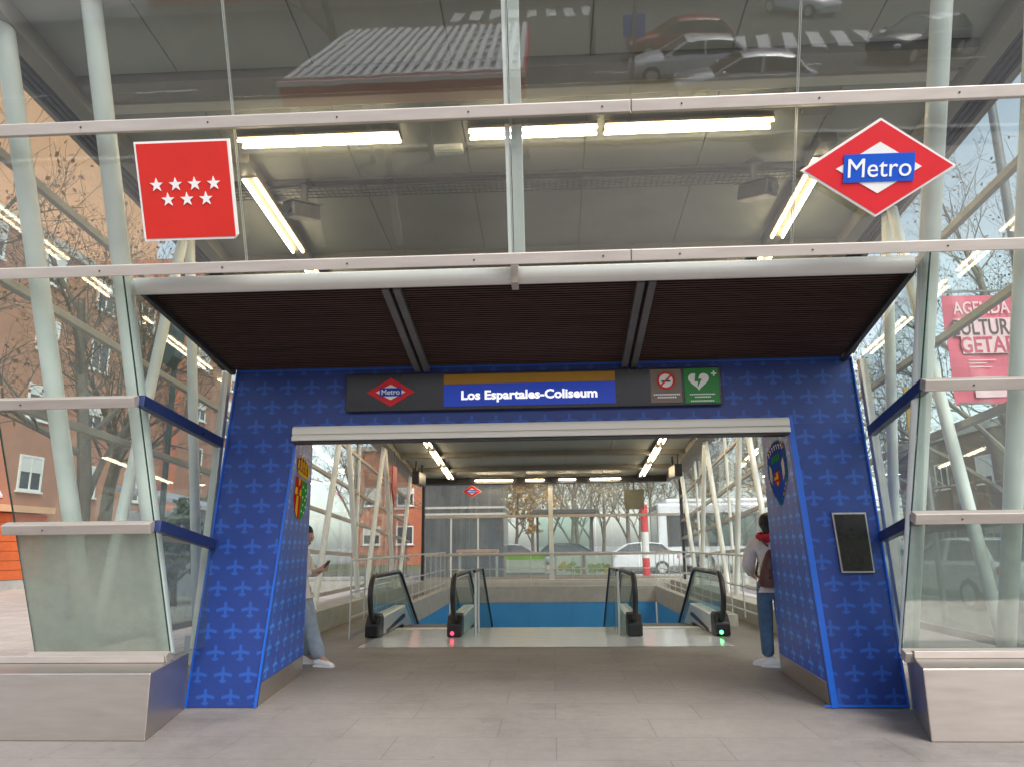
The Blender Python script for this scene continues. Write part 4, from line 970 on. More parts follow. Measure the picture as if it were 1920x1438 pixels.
# ------------------------------------------------------------------ buildings
def block(name, label, x, y0, y1, depth, h, wallm, face, rows, cols, win=(1.3, 1.35), balc=(), z0=1.6, step=2.85, base=None):
    """face=+1: windows look to +X (block stands at x-depth..x); -1: windows look to -X; 0: windows look to -Y (x is then the left edge and depth the width)"""
    t = thing(name, label, 'building', (x, (y0+y1)/2, 0)); o = Vector(t.location)
    def bx(b, a0, a1, c0, c1, z0, z1):    # a = along facade, c = outwards
        if face == 0: return b.box(a0-o.x, a1-o.x, y0-c1-o.y, y0-c0-o.y, z0, z1)
        xa, xb = (x+face*c0-o.x, x+face*c1-o.x); return b.box(min(xa, xb), max(xa, xb), a0-o.y, a1-o.y, z0, z1)
    b = MB()
    if face == 0: b.box(0, depth, y0-o.y, y1-o.y, -.1, h)
    else: b.box(min(0, -face*depth), max(0, -face*depth), y0-o.y, y1-o.y, -.1, h)
    b.build('wall', wallm, t)
    a0, a1 = (x, x+depth) if face == 0 else (y0, y1)
    b = MB(); bx(b, a0-.1, a1+.1, -.6, .18, h, h+.35); b.build('roof_edge', 'concrete', t)
    for c in cols:
        for r_ in range(rows):
            zz = z0+r_*step; w, hh = win
            bal = c in balc
            if bal: w, hh = 2.6, 2.2; zz -= .45
            f = MB(); fw = .08
            bx(f, c-w/2, c-w/2+fw, .0, .06, zz, zz+hh); bx(f, c+w/2-fw, c+w/2, .0, .06, zz, zz+hh)
            bx(f, c-w/2+fw, c+w/2-fw, .0, .06, zz, zz+fw); bx(f, c-w/2+fw, c+w/2-fw, .0, .06, zz+hh-fw, zz+hh); bx(f, c-.03, c+.03, .0, .055, zz+fw, zz+hh-fw)
            fo = f.build('window', 'frame_white', t)
            g = MB(); bx(g, c-w/2+fw, c+w/2-fw, .002, .02, zz+fw, zz+hh-fw); g.build('pane', 'window', fo)
            k = random.random()
            if k < .75 or bal:
                s = MB(); bx(s, c-w/2+fw+.004, c+w/2-fw-.004, .022, .05, zz+hh-fw-.004-(hh*.2+hh*.55*random.random()), zz+hh-fw-.004); s.build('shutter', 'shutter', fo)
            s = MB(); bx(s, c-w/2-.06, c+w/2+.06, .0, .12, zz-.07, zz-.003); s.build('sill', 'frame_white', fo)
    return t
block('apartment_block', 'orange brick apartment block with white windows left of the pavilion', -20, 12, 37, 12, 13.4, 'brick', 1, 4, [14.5, 17.5, 20.5, 24, 27.5, 31, 34.5], z0=3.6, step=2.75)
block('apartment_block', 'taller orange brick block with white glazed balconies further down the left', -19.4, 37.4, 58, 12, 17.0, 'brick', 1, 5, [39.5, 43.2, 47, 51, 55], balc=(43.2, 51), z0=2.6, step=2.85)
block('apartment_tower', 'peach rendered tower rising behind the orange brick blocks', -31, 34, 54, 12, 32, 'brick_peach', 1, 10, [], z0=2.6, step=2.9)
block('brick_building', 'orange brick building at the far left end beyond the street', -15, 56, 64, 5.4, 8.5, 'brick', 0, 2, [-13.5, -11], z0=1.5)
block('brown_building', 'low brown brick building far right beyond the bare trees', 21, 24, 46, 10, 6.6, 'brick_dark', -1, 2, [26.5, 30, 33.5, 37, 41], z0=1.2)
block('apartment_block', 'orange brick apartment block behind the viewer across the road', -30, -60, -52, 60, 15, 'brick', 0, 1, [], z0=2)
# orange shopfront and awning at the foot of the brick block
t = thing('shopfront', 'orange boarded shopfront at the foot of the brick block far left', 'shop', (-19.6, 23, 0))
b = MB(); b.box(-.38, 0, -6, 5.2, 0, .35); b.build('base', 'concrete', t)
b = MB()
for k in range(7): b.box(-.38, .02, -6, 5.2, .36+k*.34, .36+k*.34+.325)
b.build('boarding', 'orange_slat', t)
b = MB(); b.box(-.38, .25, -6.1, 5.3, 2.76, 3.0); b.build('cornice', 'brick_peach', t)
t = thing('awning', 'pale awning with red stripes above the orange shopfront', 'awning', (-19.5, 21, 3.0))
b = MB(); b.poly([(0, -4, 1.9), (1.2, -4, .2), (1.2, -4, .12), (0, -4, 1.75)], (0, 7, 0)); b.build('canopy', 'pink_pale', t)
b = MB()
for k in range(9): b.box(1.2, 1.22, -4, 3, .1-.02, .1)
for k in range(8): b.bar((.02, -3.6+k*.9, 1.93), (1.2, -3.6+k*.9, .25), .25, .02, up=(1, 0, 1))
b.build('stripe', 'red', t)
# grey kiosk with a sloping roof
t = thing('grey_kiosk', 'grey blue kiosk with a sloping roof beside the brick block', 'kiosk', (-11.6, 23.5, 0))
b = MB(); b.box(-1.6, 1.3, -1, 2.2, 0, 2.55); b.build('wall', 'grey_render', t)
b = MB(); b.poly([(-2.0, -1.4, 3.35), (1.7, -1.4, 2.55), (1.7, -1.4, 2.40), (-2.0, -1.4, 3.2)], (0, 4, 0)); b.build('roof', 'grey_render', t, bevel=.02)
f = MB(); f.box(-.2, .8, -1.05, -1.0, 1.05, 2.0); fo = f.build('window', 'frame_white', t); f = MB(); f.box(-.12, .26, -1.07, -1.051, 1.13, 1.92); f.box(.34, .72, -1.07, -1.051, 1.13, 1.92); f.build('pane', 'window', fo)
# dark kiosk across the back
t = thing('dark_kiosk', 'dark glazed kiosk with silver bands behind the back glass', 'kiosk', (-3.35, 30.6, 0))
b = MB(); b.box(-1.6, 1.5, -1.5, 1.5, 0, 4.7); b.build('body', 'kiosk_dark', t, bevel=.03)
for z in (2.55, 2.8, 4.72):
    b = MB(); b.box(-1.64, 1.54, -1.54, 1.54, z, z+.08); b.build('band', 'alu', t)
for x in (-.55, .5):
    b = MB(); b.box(x-.03, x+.03, -1.53, -1.5, 0, 2.53); b.build('mullion', 'alu', t)
b = MB(); b.box(-1.5, 1.4, -1.515, -1.501, .3, 2.45); b.build('glazing', 'window', t)

# ------------------------------------------------------------------ street things seen through the back glass
def advert(x0, x1, label, kind):
    t = thing('advert_panel', label, 'poster', ((x0+x1)/2, 25.3, 0)); w = (x1-x0)/2
    b = MB()
    for x in (-w, w-.05): b.box(x, x+.05, -.03, .03, 0, 1.16)
    b.box(-w+.05, w-.05, -.03, .03, 1.10, 1.16); b.box(-w+.05, w-.05, -.03, .03, .36, .42); b.build('frame', 'alu', t)
    b = MB(); b.box(-w+.052, w-.052, -.015, .015, .422, 1.098); b.build('poster', 'poster_pale', t)
    if kind == 0:
        b = MB(); b.box(-w+.06, w-.06, -.02, -.016, .92, 1.09); b.build('green_band', 'poster_green', t)
        b = MB(); b.box(-w+.06, w-.06, -.02, -.016, .43, .50); b.build('grey_band', 'grey_render', t)
    else:
        for k in range(26):
            rr_ = random.Random(k+kind*50); cx = rr_.uniform(-w+.15, w-.15); cz = .52+rr_.random()*.3*(1-.5*abs(cx)/w)
            b = MB(); rr = rr_.uniform(.05, .11)
            b.poly([(cx+rr*rr_.uniform(.7, 1.1)*math.cos(a), -.017-.0004*k, cz+rr*rr_.uniform(.6, 1)*math.sin(a)) for a in [i*math.pi/4 for i in range(8)]], (0, -.0003, 0))
            b.build('flower', 'poster_gold' if (cx < -.1) == (kind == 1) and k % 2 else 'poster_leaf', t)
advert(-1.6, -.2, 'pale poster panel with a bright green top band behind the back glass', 0)
advert(.08, 1.02, 'poster panel of yellow flowers behind the back glass next to the centre post', 1)
advert(1.06, 2.0, 'poster panel of green foliage behind the back glass, rightmost of the three', 2)
t = thing('counter_table', 'long table with an orange wooden top behind the back glass', 'table', (-2.5, 25.6, 0))
b = MB(); b.box(-.72, .68, -.25, .25, 1.16, 1.26); b.build('table_top', 'bench', t, bevel=.01)
for x in (-.65, .6):
    for y_ in (-.18, .14):
        b = MB(); b.box(x, x+.05, y_, y_+.05, 0, 1.158); b.build('leg', 'rimm', t)
t = thing('marker_post', 'red and white striped post standing behind the back glass', 'post', (3.3, 27, 0))
for k, mt in enumerate(('metro_red', 'metro_red', 'white', 'white', 'metro_red', 'metro_red')):
    if k % 2: continue
    b = MB(); b.tube([(0, 0, k*.45), (0, 0, k*.45+.9)], .13, 16, cap=True); b.build('band', mt, t, smooth=True)
b = MB(); b.ell((0, 0, 2.7), .13, .13, .09); b.build('cap', 'metro_red', t, smooth=True)
t = thing('bus_shelter', 'dark roofed glass bus shelter on the far pavement', 'shelter', (.5, 31.3, 0))
b = MB(); b.box(-1.25, 1.35, -.8, .9, 2.62, 2.80); b.build('roof', 'darkmetal', t, bevel=.03)
for x in (-1.1, 1.2):
    b = MB(); b.box(x-.05, x+.05, .6, .7, 0, 2.62); b.build('post', 'darkmetal', t)
b = MB(); b.box(-1.04, 1.14, .63, .65, .3, 2.5); b.build('glass_back', 'glass_bal', t)
b = MB(); b.box(-.8, .9, .2, .55, .42, .47); b.build('seat', 'bench', t)

# ------------------------------------------------------------------ vehicles
def car(label, loc, rz_, paint, hatch=True, group=None):
    t = thing('parked_car', label, 'car', loc, rz_, group)
    # stations along x (nose at +x): (x, half width, z low, z belt)
    st_ = [(2.12, .55, .38, .62), (2.0, .76, .24, .74), (1.45, .86, .2, .86), (.75, .88, .2, .96), (-.6, .88, .2, .98), (-1.5, .87, .2, 1.0), (-1.95, .80, .26, .98), (-2.08, .66, .38, .9)]
    b = MB(); vs = []; fs = []; n = 10
    for x, w, zl, zb in st_:
        vs += [(x, -w*.8, zl), (x, -w, zl+.18), (x, -w*1.0, (zl+zb)/2), (x, -w*.97, zb-.08), (x, -w*.86, zb), (x, w*.86, zb), (x, w*.97, zb-.08), (x, w, (zl+zb)/2), (x, w, zl+.18), (x, w*.8, zl)]
    for i in range(len(st_)-1):
        for k in range(n): fs.append((i*n+k, i*n+(k+1) % n, (i+1)*n+(k+1) % n, (i+1)*n+k))
    fs += [tuple(range(n)), tuple(range((len(st_)-1)*n+n-1, (len(st_)-1)*n-1, -1))]
    b.grid(vs, fs)
    # roof shell
    rf = [(.15, .60, 1.40), (-.25, .64, 1.46), (-.9, .64, 1.46), (-1.4, .60, 1.40)]
    vs = []; fs = []
    for x, w, z in rf: vs += [(x, -w, z-.05), (x, -w*.8, z), (x, w*.8, z), (x, w, z-.05)]
    for i in range(3):
        for k in range(3): fs.append((i*4+k, i*4+k+1, (i+1)*4+k+1, (i+1)*4+k))
    b.grid(vs, fs)
    for s in (-1, 1):       # pillars
        b.bar((.95, s*.76, .93), (.16, s*.60, 1.38), .07, .05); b.bar((-.45, s*.80, .96), (-.45, s*.635, 1.42), .08, .05); b.bar((-1.85, s*.74, .96), (-1.38, s*.58, 1.38), .16, .06)
    bo = b.build('body', paint, t, smooth=True)
    g = MB(); zt = 1.38
    A = [(.95, -.74, .94), (.95, .74, .94), (.15, .58, zt), (.15, -.58, zt)]; B = [(-1.85, -.72, .97), (-1.85, .72, .97), (-1.38, .56, zt), (-1.38, -.56, zt)]
    g.face(A); g.face(B); g.face([A[1], B[1], B[2], A[2]]); g.face([A[0], A[3], B[3], B[0]]); g.face([A[3], A[2], B[2], B[3]]); g.face([A[0], B[0], B[1], A[1]])
    g.build('window', 'window', t)
    for x in (1.35, -1.3):
        for s in (-1, 1):
            w = MB(); w.tube([(x, s*.70, .32), (x, s*.89, .32)], .32, 22); wo_ = w.build('wheel', 'tyre', t, bevel=.02)
            w = MB(); w.tube([(x, s*.885, .32), (x, s*.9, .32)], .2, 18); w.build('rim', 'rimm', wo_)
    for s in (-1, 1):
        w = MB(); w.ell((1.96, s*.60, .66), .14, .16, .08); w.build('headlight', 'lampglass', t, smooth=True)
        w = MB(); w.ell((-2.0, s*.62, .80), .08, .13, .12); w.build('tail_light', 'tail', t, smooth=True)
        w = MB(); w.ell((.72, s*.97, 1.0), .07, .1, .06); w.build('mirror', paint, t, smooth=True)
    w = MB(); w.box(2.06, 2.115, -.26, .26, .42, .53); w.build('number_plate', 'white', t)
    return t
car('silver car parked behind the viewer mirrored nearest in the front glass', (6.3, -14.6, 0), R(185), 'car_silver')
car('white car parked behind the silver one mirrored in the front glass', (5.2, -18.0, 0), R(183), 'car_white')
car('dark red car mirrored behind the white car in the front glass', (5.6, -22.6, 0), R(180), 'car_red')
car('white car mirrored at the top right of the front glass', (13.5, -33, 0), R(60), 'car_white')
car('navy car mirrored at the right edge of the front glass', (14.2, -20.5, 0), R(150), 'car_navy')
car('white car on the far street right of the bus shelter', (3.6, 35.0, 0), R(178), 'car_white')
car('silver car on the far street behind the bus shelter', (-1.6, 34.8, 0), R(2), 'car_silver')
car('navy car on the far street beyond the silver car', (1.2, 38.8, 0), R(0), 'car_navy')
car('white car parked outside the right glass wall', (9.2, 17.4, 0), R(95), 'car_white')
car('silver car parked outside the right glass wall further back', (9.4, 24, 0), R(92), 'car_silver')
t = thing('city_bus', 'white city bus standing on the far street right of the striped post', 'bus', (10.3, 36.2, 0))
b = MB(); b.box(-5.4, 5.6, -1.25, 1.25, .35, 3.2); b.box(-5.0, 5.2, -1.1, 1.1, 3.2, 3.42); b.build('body', 'car_white', t, bevel=.12)
b = MB(); b.box(-5.0, 5.3, -1.27, -1.252, 1.25, 2.75); b.build('side_window', 'window', t)
for k in range(6):
    b = MB(); b.box(-4.9+k*1.7, -4.8+k*1.7, -1.285, -1.271, 1.25, 2.75); b.build('window_pillar', 'black', t)
b = MB(); b.box(-5.425, -5.402, -1.1, 1.1, 1.1, 2.9); b.build('windscreen', 'window', t)
b = MB(); b.box(-5.42, -5.402, -.9, .9, 2.93, 3.12); b.build('destination_panel', 'black', t)
for x in (-3.4, 3.2):
    for s in (-1, 1):
        b = MB(); b.tube([(x, s*.95, .48), (x, s*1.27, .48)], .48, 22); w = b.build('wheel', 'tyre', t); b = MB(); b.tube([(x, s*1.265, .48), (x, s*1.28, .48)], .26, 16); b.build('rim', 'rimm', w)
for s in (-1, 1):
    b = MB(); b.ell((-5.38, s*.85, .75), .06, .18, .1); b.build('headlight', 'lampglass', t, smooth=True)

# ------------------------------------------------------------------ things outside the right and left glass
t = thing('street_lamp', 'grey street lamp post carrying the pink banner', 'lamp post', (6.09, 9.35, 0))
b = MB(); b.tube([(0, 0, 0), (0, 0, .6), (0, 0, 8.5)], [.09, .075, .05], 14); b.build('post', 'rib', t, smooth=True)
b = MB(); b.tube([(0, 0, 8.4), (-.3, 0, 8.75), (-1.0, 0, 8.85)], .035, 10); b.build('arm', 'rib', t, smooth=True)
b = MB(); b.ell((-1.2, 0, 8.83), .32, .14, .07); b.build('lantern', 'rib', t, smooth=True)
b = MB(); b.box(-1.0, 0, -.012, .012, 4.52, 4.545); b.box(-1.0, 0, -.012, .012, 3.06, 3.085); b.build('banner_arm', 'rib', t)
t = thing('banner', 'pink cultural agenda banner hung on the lamp post at right', 'banner', (5.53, 9.34, 3.76))
b = MB(); n_ = 12
vs = []; fs = []
for i in range(n_+1):
    for j in range(n_+1):
        x = -.47+.94*i/n_; z = -.70+1.41*j/n_; vs.append((x, .012*math.sin(j*.9+i*.5), z))
for i in range(n_):
    for j in range(n_): fs.append((i*(n_+1)+j, (i+1)*(n_+1)+j, (i+1)*(n_+1)+j+1, i*(n_+1)+j+1))
b.grid(vs, fs); o = b.build('cloth', 'pink', t); o.modifiers.new('thickness', 'SOLIDIFY').thickness = .006
b = MB(); b.box(-.36, .45, -.026, -.020, .17, .40); b.box(-.30, .41, -.026, -.020, -.06, .168); b.build('strip', 'pink_pale', t)
text('lettering', 'AGENDA', .235, 'pink_pale', (.0, -.024, .46), (1, 0, 0), (0, 0, 1), t, bold=.003, depth=.001, sx=.72)
text('lettering', 'CULTURAL', .29, 'text_dark', (.045, -.030, .185), (1, 0, 0), (0, 0, 1), t, bold=.004, depth=.001, sx=.66)
text('lettering', 'GETAFE', .29, 'text_red', (.055, -.030, -.045), (1, 0, 0), (0, 0, 1), t, bold=.004, depth=.001, sx=.76)
b = MB()
for z, w in ((-.15, .34), (-.19, .22), (-.24, .28)): b.box(-.25, -.25+w, -.022, -.019, z, z+.012)
b.build('fine_print', 'pink_pale', t)
b = MB(); b.box(-.22, .16, -.024, -.020, -.62, -.36); b.build('pale_card', 'pink_pale', t)
t = thing('yellow_sign', 'yellow shop sign on a pole outside the right glass', 'sign', (6.9, 14, 0))
b = MB(); b.tube([(0, 0, 0), (0, 0, 4.4)], .05, 12); b.build('pole', 'rib', t); b = MB(); b.box(-.28, .04, -.1, -.052, 3.0, 4.2); b.build('sign_panel', 'yellow', t, bevel=.02); b = MB(); b.box(-.22, -.02, -.106, -.101, 3.2, 3.3); b.box(-.22, -.06, -.106, -.101, 3.45, 3.52); b.build('stripe', 'brick_peach', t)
t = thing('green_lantern', 'dark green hexagonal lantern box on a pole beyond the left glass', 'lamp post', (-6.5, 12, 0))
b = MB(); b.tube([(0, .2, 0), (0, .2, 4.6)], .05, 12); b.build('pole', 'deep_green', t, smooth=True)
b = MB(); b.poly([(-.16, -.15, 5.05), (.02, -.15, 5.27), (.17, -.15, 5.05), (.15, -.15, 4.6), (.03, -.15, 4.42), (-.13, -.15, 4.62)], (0, .3, 0)); b.build('housing', 'deep_green', t, bevel=.015)

# ------------------------------------------------------------------ behind the viewer: kiosk canopy mirrored in the leaning front glass
t = thing('market_canopy', 'white slatted canopy with a red fascia mirrored in the front glass', 'canopy', (-2.4, -6.5, 0))
b = MB(); b.box(-2.3, 2.1, 2.9, 3.0, 2.75, 3.2); b.box(-2.3, 2.1, -3.0, -2.9, 2.75, 3.2); b.box(-2.3, -2.2, -2.9, 2.9, 2.75, 3.2); b.box(2.0, 2.1, -2.9, 2.9, 2.75, 3.2); b.build('fascia', 'red_fascia', t)
b = MB(); b.box(-2.32, 2.12, 3.0, 3.03, 3.12, 3.2); b.build('trim', 'white', t)
b = MB()
b.box(-2.19, 1.99, -2.88, 2.88, 3.10, 3.12)
for k in range(22): b.bar((-2.19+k*.2, -2.88, 3.22), (-2.19+k*.2, 2.88, 3.22), .10, .03)
for k in range(7): b.bar((-2.2, -2.7+k*.9, 3.17), (2.0, -2.7+k*.9, 3.17), .07, .06)
b.build('roof_slats', 'roof_white', t)
for x in (-2.15, -.55, 1.95):
    for y_ in (-2.8, 2.82):
        b = MB(); b.box(x-.06, x+.06, y_-.06, y_+.06, 0, 2.75); b.build('post', 'roof_white', t)
t = thing('traffic_pole', 'grey pole by the road mirrored right of the centre mullion', 'post', (2.6, -12.5, 0))
b = MB(); b.tube([(0, 0, 0), (0, 0, 6)], .06, 12); b.build('pole', 'rib', t); b = MB(); b.box(-.3, .3, -.03, -.06, 2.3, 2.9); b.build('plate', 'metro_blue', t)

# ------------------------------------------------------------------ people
def skin(name, V, E, mt, parent, root, sub=1):
    ks = list(V); ix = {k: i for i, k in enumerate(ks)}
    me = bpy.data.meshes.new(name); me.from_pydata([V[k][0] for k in ks], [(ix[a], ix[c]) for a, c in E], []); me.materials.append(M[mt])
    o = bpy.data.objects.new(name, me); col.objects.link(o)
    m = o.modifiers.new('skin', 'SKIN'); m.use_smooth_shade = True
    for k in ks:
        r_ = V[k][1]; sv = me.skin_vertices[0].data[ix[k]]; sv.radius = r_ if isinstance(r_, tuple) else (r_, r_); sv.use_root = (k == root)
    s = o.modifiers.new('subdivision', 'SUBSURF'); s.levels = sub; s.render_levels = sub
    bpy.context.view_layer.update()
    me2 = bpy.data.meshes.new_from_object(o.evaluated_get(bpy.context.evaluated_depsgraph_get()))
    me2.name = name; o.modifiers.clear(); o.data = me2
    if parent is not None: o.parent = parent
    return o
def chain(V, E, start, pts):
    prev = start
    for nm, p, r_ in pts:
        V[nm] = (p, r_); E.append((prev, nm)); prev = nm
def hand(V, E, wrist, side, base, fwd, up, curl, thumb):
    """five fingers from a palm at base; fwd = direction of fingers, up = back of hand, curl = direction fingers bend to"""
    base = Vector(base); fwd = Vector(fwd).normalized(); curl = Vector(curl).normalized(); lat = fwd.cross(curl).normalized()
    V[side+'palm'] = (tuple(base), .026); E.append((wrist, side+'palm'))
    for k, (off, L) in enumerate(((-.03, .058), (-.010, .068), (.010, .064), (.029, .05))):
        a = base+lat*off+fwd*.045; c = a+(fwd*.8+curl*.5).normalized()*L*.55; d = c+(fwd*.25+curl).normalized()*L*.5
        chain(V, E, side+'palm', [(f'{side}f{k}a', tuple(a), .0095), (f'{side}f{k}b', tuple(c), .0085), (f'{side}f{k}c', tuple(d), .007)])
    a = base+lat*thumb*.035+fwd*.005; c = a+(lat*thumb*.5+fwd+curl*.4).normalized()*.035; d = c+(fwd+curl*.8).normalized()*.028
    chain(V, E, side+'palm', [(side+'ta', tuple(a), .012), (side+'tb', tuple(c), .0105), (side+'tc', tuple(d), .009)])
def head_v(V, E, neck, hx, hz, fwdx=1., tilt=0.):
    f = Vector((fwdx, 0, -tilt)).normalized(); u = Vector((fwdx*tilt, 0, 1)).normalized(); c = Vector((hx, 0, hz))
    P = lambda a, h, y=0: tuple(c+f*a+u*h+Vector((0, y, 0)))
    chain(V, E, neck, [('jaw', P(.01, -.075), (.055, .058)), ('face', P(.008, -.01), (.074, .082)), ('skull', P(-.008, .055), (.072, .080)), ('top', P(-.012, .098), .045)])
    chain(V, E, 'face', [('nose1', P(.078, -.012), .016), ('nose2', P(.100, -.026), .012)])
    chain(V, E, 'jaw', [('chin', P(.058, -.098), .026)])
    for s, n_ in ((1, 'l'), (-1, 'r')): chain(V, E, 'face', [('ear'+n_, P(-.01, -.012, s*.078), .017), ('ear2'+n_, P(-.018, .010, s*.086), .013)])
    return P
def shoe(par, p, d, mt='shoe'):
    d = Vector((d[0], d[1], 0)).normalized(); s = Vector((-d.y, d.x, 0)); p = Vector(p)
    b = MB(); L = [(-.09, .036, .02, .10), (-.05, .040, .0, .12), (.02, .042, .0, .10), (.09, .046, .0, .075), (.145, .044, .0, .055), (.18, .028, .006, .035)]
    vs = []; fs = []; n = 8
    for a, w, z0, z1 in L:
        for k in range(n):
            t_ = 2*math.pi*k/n; vs.append(p+d*a+s*w*math.cos(t_)+Vector((0, 0, (z0+z1)/2+(z1-z0)/2*math.sin(t_))))
    for i in range(len(L)-1):
        for k in range(n): fs.append((i*n+k, i*n+(k+1) % n, (i+1)*n+(k+1) % n, (i+1)*n+k))
    fs += [tuple(range(n)), tuple(range((len(L)-1)*n+n-1, (len(L)-1)*n-1, -1))]
    b.grid(vs, fs); o = b.build('shoe', mt, par, smooth=True); o.modifiers.new('subdivision', 'SUBSURF').levels = 1
    b = MB(); b.poly([p+d*a+s*w for a, w in ((-.09, .035), (.02, .044), (.10, .047), (.175, .03), (.175, -.03), (.10, -.047), (.02, -.044), (-.09, -.035))], (0, 0, .02)); b.build('sole', 'white', o)
# person on the left: looks down at a phone, facing right
g = thing('person', 'person in a cream jacket and pale jeans looking at a phone by the left jamb', 'person', (-3.10, 9.45, 0), R(-8))
V = {}; E = []
V['pelvis'] = ((-.08, 0, .90), (.10, .13))
chain(V, E, 'pelvis', [('spine', (-.12, 0, 1.08), (.085, .115)), ('chest', (-.12, 0, 1.26), (.10, .14)), ('base', (-.09, 0, 1.38), .07), ('neck', (-.06, 0, 1.43), .05)])
P1 = head_v(V, E, 'neck', -.01, 1.545, 1, .35)
for s, n_ in ((1, 'l'), (-1, 'r')):
    chain(V, E, 'chest', [('sh'+n_, (-.11, s*.16, 1.33), .055), ('el'+n_, (-.03, s*.20, 1.08), .042), ('wr'+n_, (.17, s*.075, 1.12), .027)])
    hand(V, E, 'wr'+n_, n_, (.225, s*.05, 1.15), (.75, -s*.45, .45), (0, 0, 1), (.1, -s*1, .25), 1 if s > 0 else -1)
    kx, ax_ = ((.05, .02), (.14, .30))[0 if s > 0 else 1]
    chain(V, E, 'pelvis', [('hip'+n_, (-.07, s*.09, .84), .085), ('kn'+n_, (kx, s*.10, .47), .058), ('an'+n_, (ax_, s*.10, .10), .036), ('toe'+n_, (ax_+.10, s*.105, .045), .03)])
body = skin('body', V, E, 'skin', g, 'pelvis')
V2 = {}; E2 = []
V2['waist'] = ((-.10, 0, .92), (.125, .165)); chain(V2, E2, 'waist', [('hem', (-.09, 0, .83), (.125, .16))]); chain(V2, E2, 'waist', [('mid', (-.12, 0, 1.08), (.115, .15)), ('chest', (-.12, 0, 1.26), (.125, .165)), ('col', (-.09, 0, 1.375), .085), ('hood', (-.085, 0, 1.42), .07)])
for s, n_ in ((1, 'l'), (-1, 'r')): chain(V2, E2, 'chest', [('sh'+n_, (-.11, s*.165, 1.33), .08), ('el'+n_, (-.03, s*.20, 1.075), .072), ('cf'+n_, (.135, s*.095, 1.11), .045)])
skin('jacket', V2, E2, 'cream_cloth', g, 'waist')
V3 = {}; E3 = []
V3['seat'] = ((-.08, 0, .89), (.115, .145)); chain(V3, E3, 'seat', [('top', (-.09, 0, 1.0), (.11, .14))])
for s, n_ in ((1, 'l'), (-1, 'r')):
    kx, ax_ = ((.05, .02), (.14, .28))[0 if s > 0 else 1]
    chain(V3, E3, 'seat', [('h'+n_, (-.06, s*.085, .80), .105), ('k'+n_, (kx, s*.10, .47), .098), ('c'+n_, ((kx+ax_)/2, s*.10, .25), .10), ('a'+n_, (ax_+.015, s*.10, .07), .105)])
skin('trousers', V3, E3, 'jean_pale', g, 'seat')
b = MB()
for i in range(1):
    mrot = Euler((0, R(18), 0)).to_matrix(); b.ell(P1(-.035, .03), .098, .092, .112, 16, 10, rotm=mrot); b.ell(P1(-.10, -.04), .055, .075, .12, 12, 8, rotm=mrot);
b.build('hair', 'hair', g, smooth=True)
b = MB()
for s in (-1, 1): b.ell(P1(.078, .008, s*.030), .008, .012, .008, 8, 6)
b.build('eye', 'black', g, smooth=True)
b = MB(); b.ell(P1(.077, -.062), .010, .024, .007, 8, 6); b.build('mouth', 'red_scarf' if 'red_scarf' in M else 'brick_dark', g, smooth=True)
shoe(g, (.02, .105, 0), (1, .15)); shoe(g, (.30, -.105, 0), (1, -.12))
ph = thing('phone', 'dark phone held by the person in the cream jacket', 'phone', (-3.10+.27, 9.45-.04, 1.185), R(-8))
b = MB(); b.hexa([(-.02, -.038, -.06), (.035, -.038, .06), (.035, .038, .06), (-.02, .038, -.06)], [(-.027, -.038, -.056), (.028, -.038, .064), (.028, .038, .064), (-.027, .038, -.056)]); b.build('phone_case', 'black', ph)
b = MB(); b.face([(-.0285, -.034, -.054), (.0262, -.034, .062), (.0262, .034, .062), (-.0285, .034, -.054)]); b.build('display', 'screen', ph)
# person on the right: seen from behind
ang = R(80)
g = thing('person', 'person in a white jacket, red scarf and blue jeans seen from behind', 'person', (2.60, 9.25, 0), ang)
V = {}; E = []
V['pelvis'] = ((0, 0, .94), (.10, .13))
chain(V, E, 'pelvis', [('spine', (-.01, 0, 1.12), (.085, .115)), ('chest', (-.01, 0, 1.32), (.10, .145)), ('base', (0, 0, 1.45), .07), ('neck', (.015, 0, 1.50), .05)])
P2 = head_v(V, E, 'neck', .04, 1.615, 1, .15)
for s, n_ in ((1, 'l'), (-1, 'r')):
    chain(V, E, 'chest', [('sh'+n_, (0, s*.17, 1.40), .055), ('el'+n_, (-.02, s*.25, 1.14), .042), ('wr'+n_, (.16, s*.20, 1.02), .027)])
    hand(V, E, 'wr'+n_, n_, (.23, s*.17, 1.02), (1, -s*.3, .1), (0, 0, 1), (0, -s*1, -.1), 1 if s > 0 else -1)
    ax_ = (.03, -.06)[0 if s > 0 else 1]; 
    chain(V, E, 'pelvis', [('hip'+n_, (0, s*.09, .88), .085), ('kn'+n_, (.03, s*.10, .49), .058), ('an'+n_, (ax_, s*.10, .10), .036), ('toe'+n_, (ax_+.10, s*.105, .045), .03)])
skin('body', V, E, 'skin', g, 'pelvis')
V2 = {}; E2 = []
V2['waist'] = ((0, 0, .98), (.125, .165)); chain(V2, E2, 'waist', [('hem', (0, 0, .88), (.125, .16))]); chain(V2, E2, 'waist', [('mid', (-.01, 0, 1.13), (.13, .165)), ('chest', (-.01, 0, 1.32), (.14, .175)), ('col', (0, 0, 1.44), .09), ('hood', (.005, 0, 1.49), .075)])
for s, n_ in ((1, 'l'), (-1, 'r')): chain(V2, E2, 'chest', [('sh'+n_, (0, s*.18, 1.39), .095), ('el'+n_, (-.02, s*.26, 1.14), .088), ('cf'+n_, (.13, s*.21, 1.03), .05)])
skin('jacket', V2, E2, 'white_cloth', g, 'waist')
V3 = {}; E3 = []
V3['seat'] = ((0, 0, .93), (.12, .15)); chain(V3, E3, 'seat', [('top', (0, 0, 1.04), (.11, .145))])
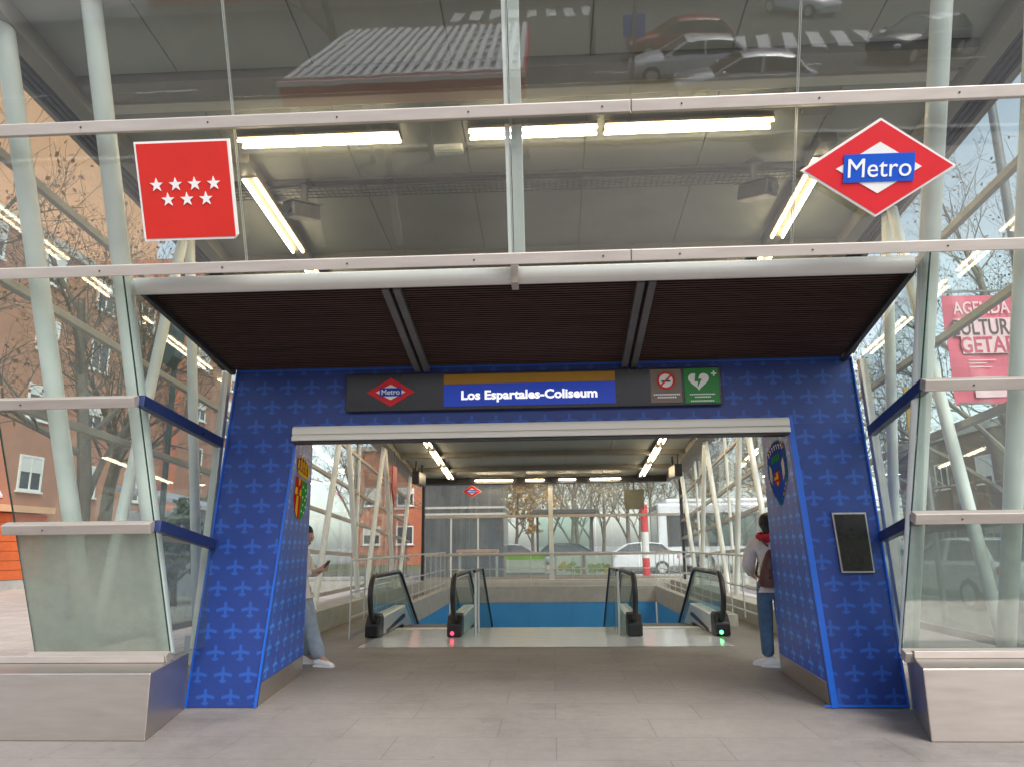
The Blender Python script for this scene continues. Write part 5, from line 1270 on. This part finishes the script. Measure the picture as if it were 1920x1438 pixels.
for s, n_ in ((1, 'l'), (-1, 'r')):
    ax_ = (.03, -.06)[0 if s > 0 else 1]; 
    chain(V3, E3, 'seat', [('h'+n_, (0, s*.09, .84), .11), ('k'+n_, (.03, s*.10, .49), .088), ('c'+n_, (.03+(ax_-.03)*.6, s*.10, .28), .080), ('a'+n_, (ax_, s*.10, .09), .078)])
skin('trousers', V3, E3, 'jean', g, 'seat')
b = MB(); mrot = Euler((0, R(8), 0)).to_matrix(); b.ell(P2(-.03, .03), .10, .094, .115, 16, 10, rotm=mrot); b.ell(P2(-.085, -.05), .05, .07, .10, 12, 8, rotm=mrot); b.build('hair', 'hair', g, smooth=True)
b = MB()
for s in (-1, 1): b.ell(P2(.079, .008, s*.030), .008, .012, .008, 8, 6)
b.build('eye', 'black', g, smooth=True)
b = MB()
for k in range(16):
    pass
b.tube([(.01+.095*math.cos(a), .10*math.sin(a), 1.475+.02*math.sin(2*a)) for a in [i*2*math.pi/14 for i in range(15)]], .045, 10, cap=False); b.ell((-.09, .03, 1.46), .05, .07, .055, 10, 8); b.build('scarf', 'red_cloth', g, smooth=True)
shoe(g, (.03, .105, 0), (.35, 1)); shoe(g, (-.06, .02, 0), (.1, 1))
bp_ = thing('backpack', 'brown leather backpack worn over the white jacket of the person at right', 'backpack', (2.60, 9.25, 0), ang)
b = MB(); vs = []; fs = []; prof = [(.95, .06, .10), (.96, .105, .155), (1.02, .115, .165), (1.12, .10, .14), (1.24, .08, .105), (1.34, .05, .06), (1.38, .02, .03)]; n = 16
for z, d_, w in prof:
    for k in range(n):
        a = 2*math.pi*k/n; vs.append((-.21+d_*math.cos(a)*.9, w*math.sin(a), z))
for i in range(len(prof)-1):
    for k in range(n): fs.append((i*n+k, i*n+(k+1) % n, (i+1)*n+(k+1) % n, (i+1)*n+k))
fs += [tuple(range(n-1, -1, -1)), tuple((len(prof)-1)*n+k for k in range(n))]
vs = [(v[0], v[1], v[2]-.05) for v in vs]; b.grid(vs, fs); o = b.build('bag_body', 'brown_leather', bp_, smooth=True)
b = MB(); b.box(-.335, -.30, -.07, .07, 1.0, 1.12); b.build('pocket', 'brown_leather', bp_, bevel=.015)
b = MB(); b.box(-.342, -.335, -.012, .012, 1.09, 1.13); b.build('buckle', 'gold', bp_)
for s in (-1, 1):
    b = MB(); b.tube([(-.20, s*.03, 1.37), (-.13, s*.09, 1.44), (-.0, s*.115, 1.485), (.12, s*.115, 1.40), (.14, s*.12, 1.2), (.0, s*.17, 1.04), (-.16, s*.14, .99)], .014, 8); b.build('strap', 'brown_leather', bp_, smooth=True)
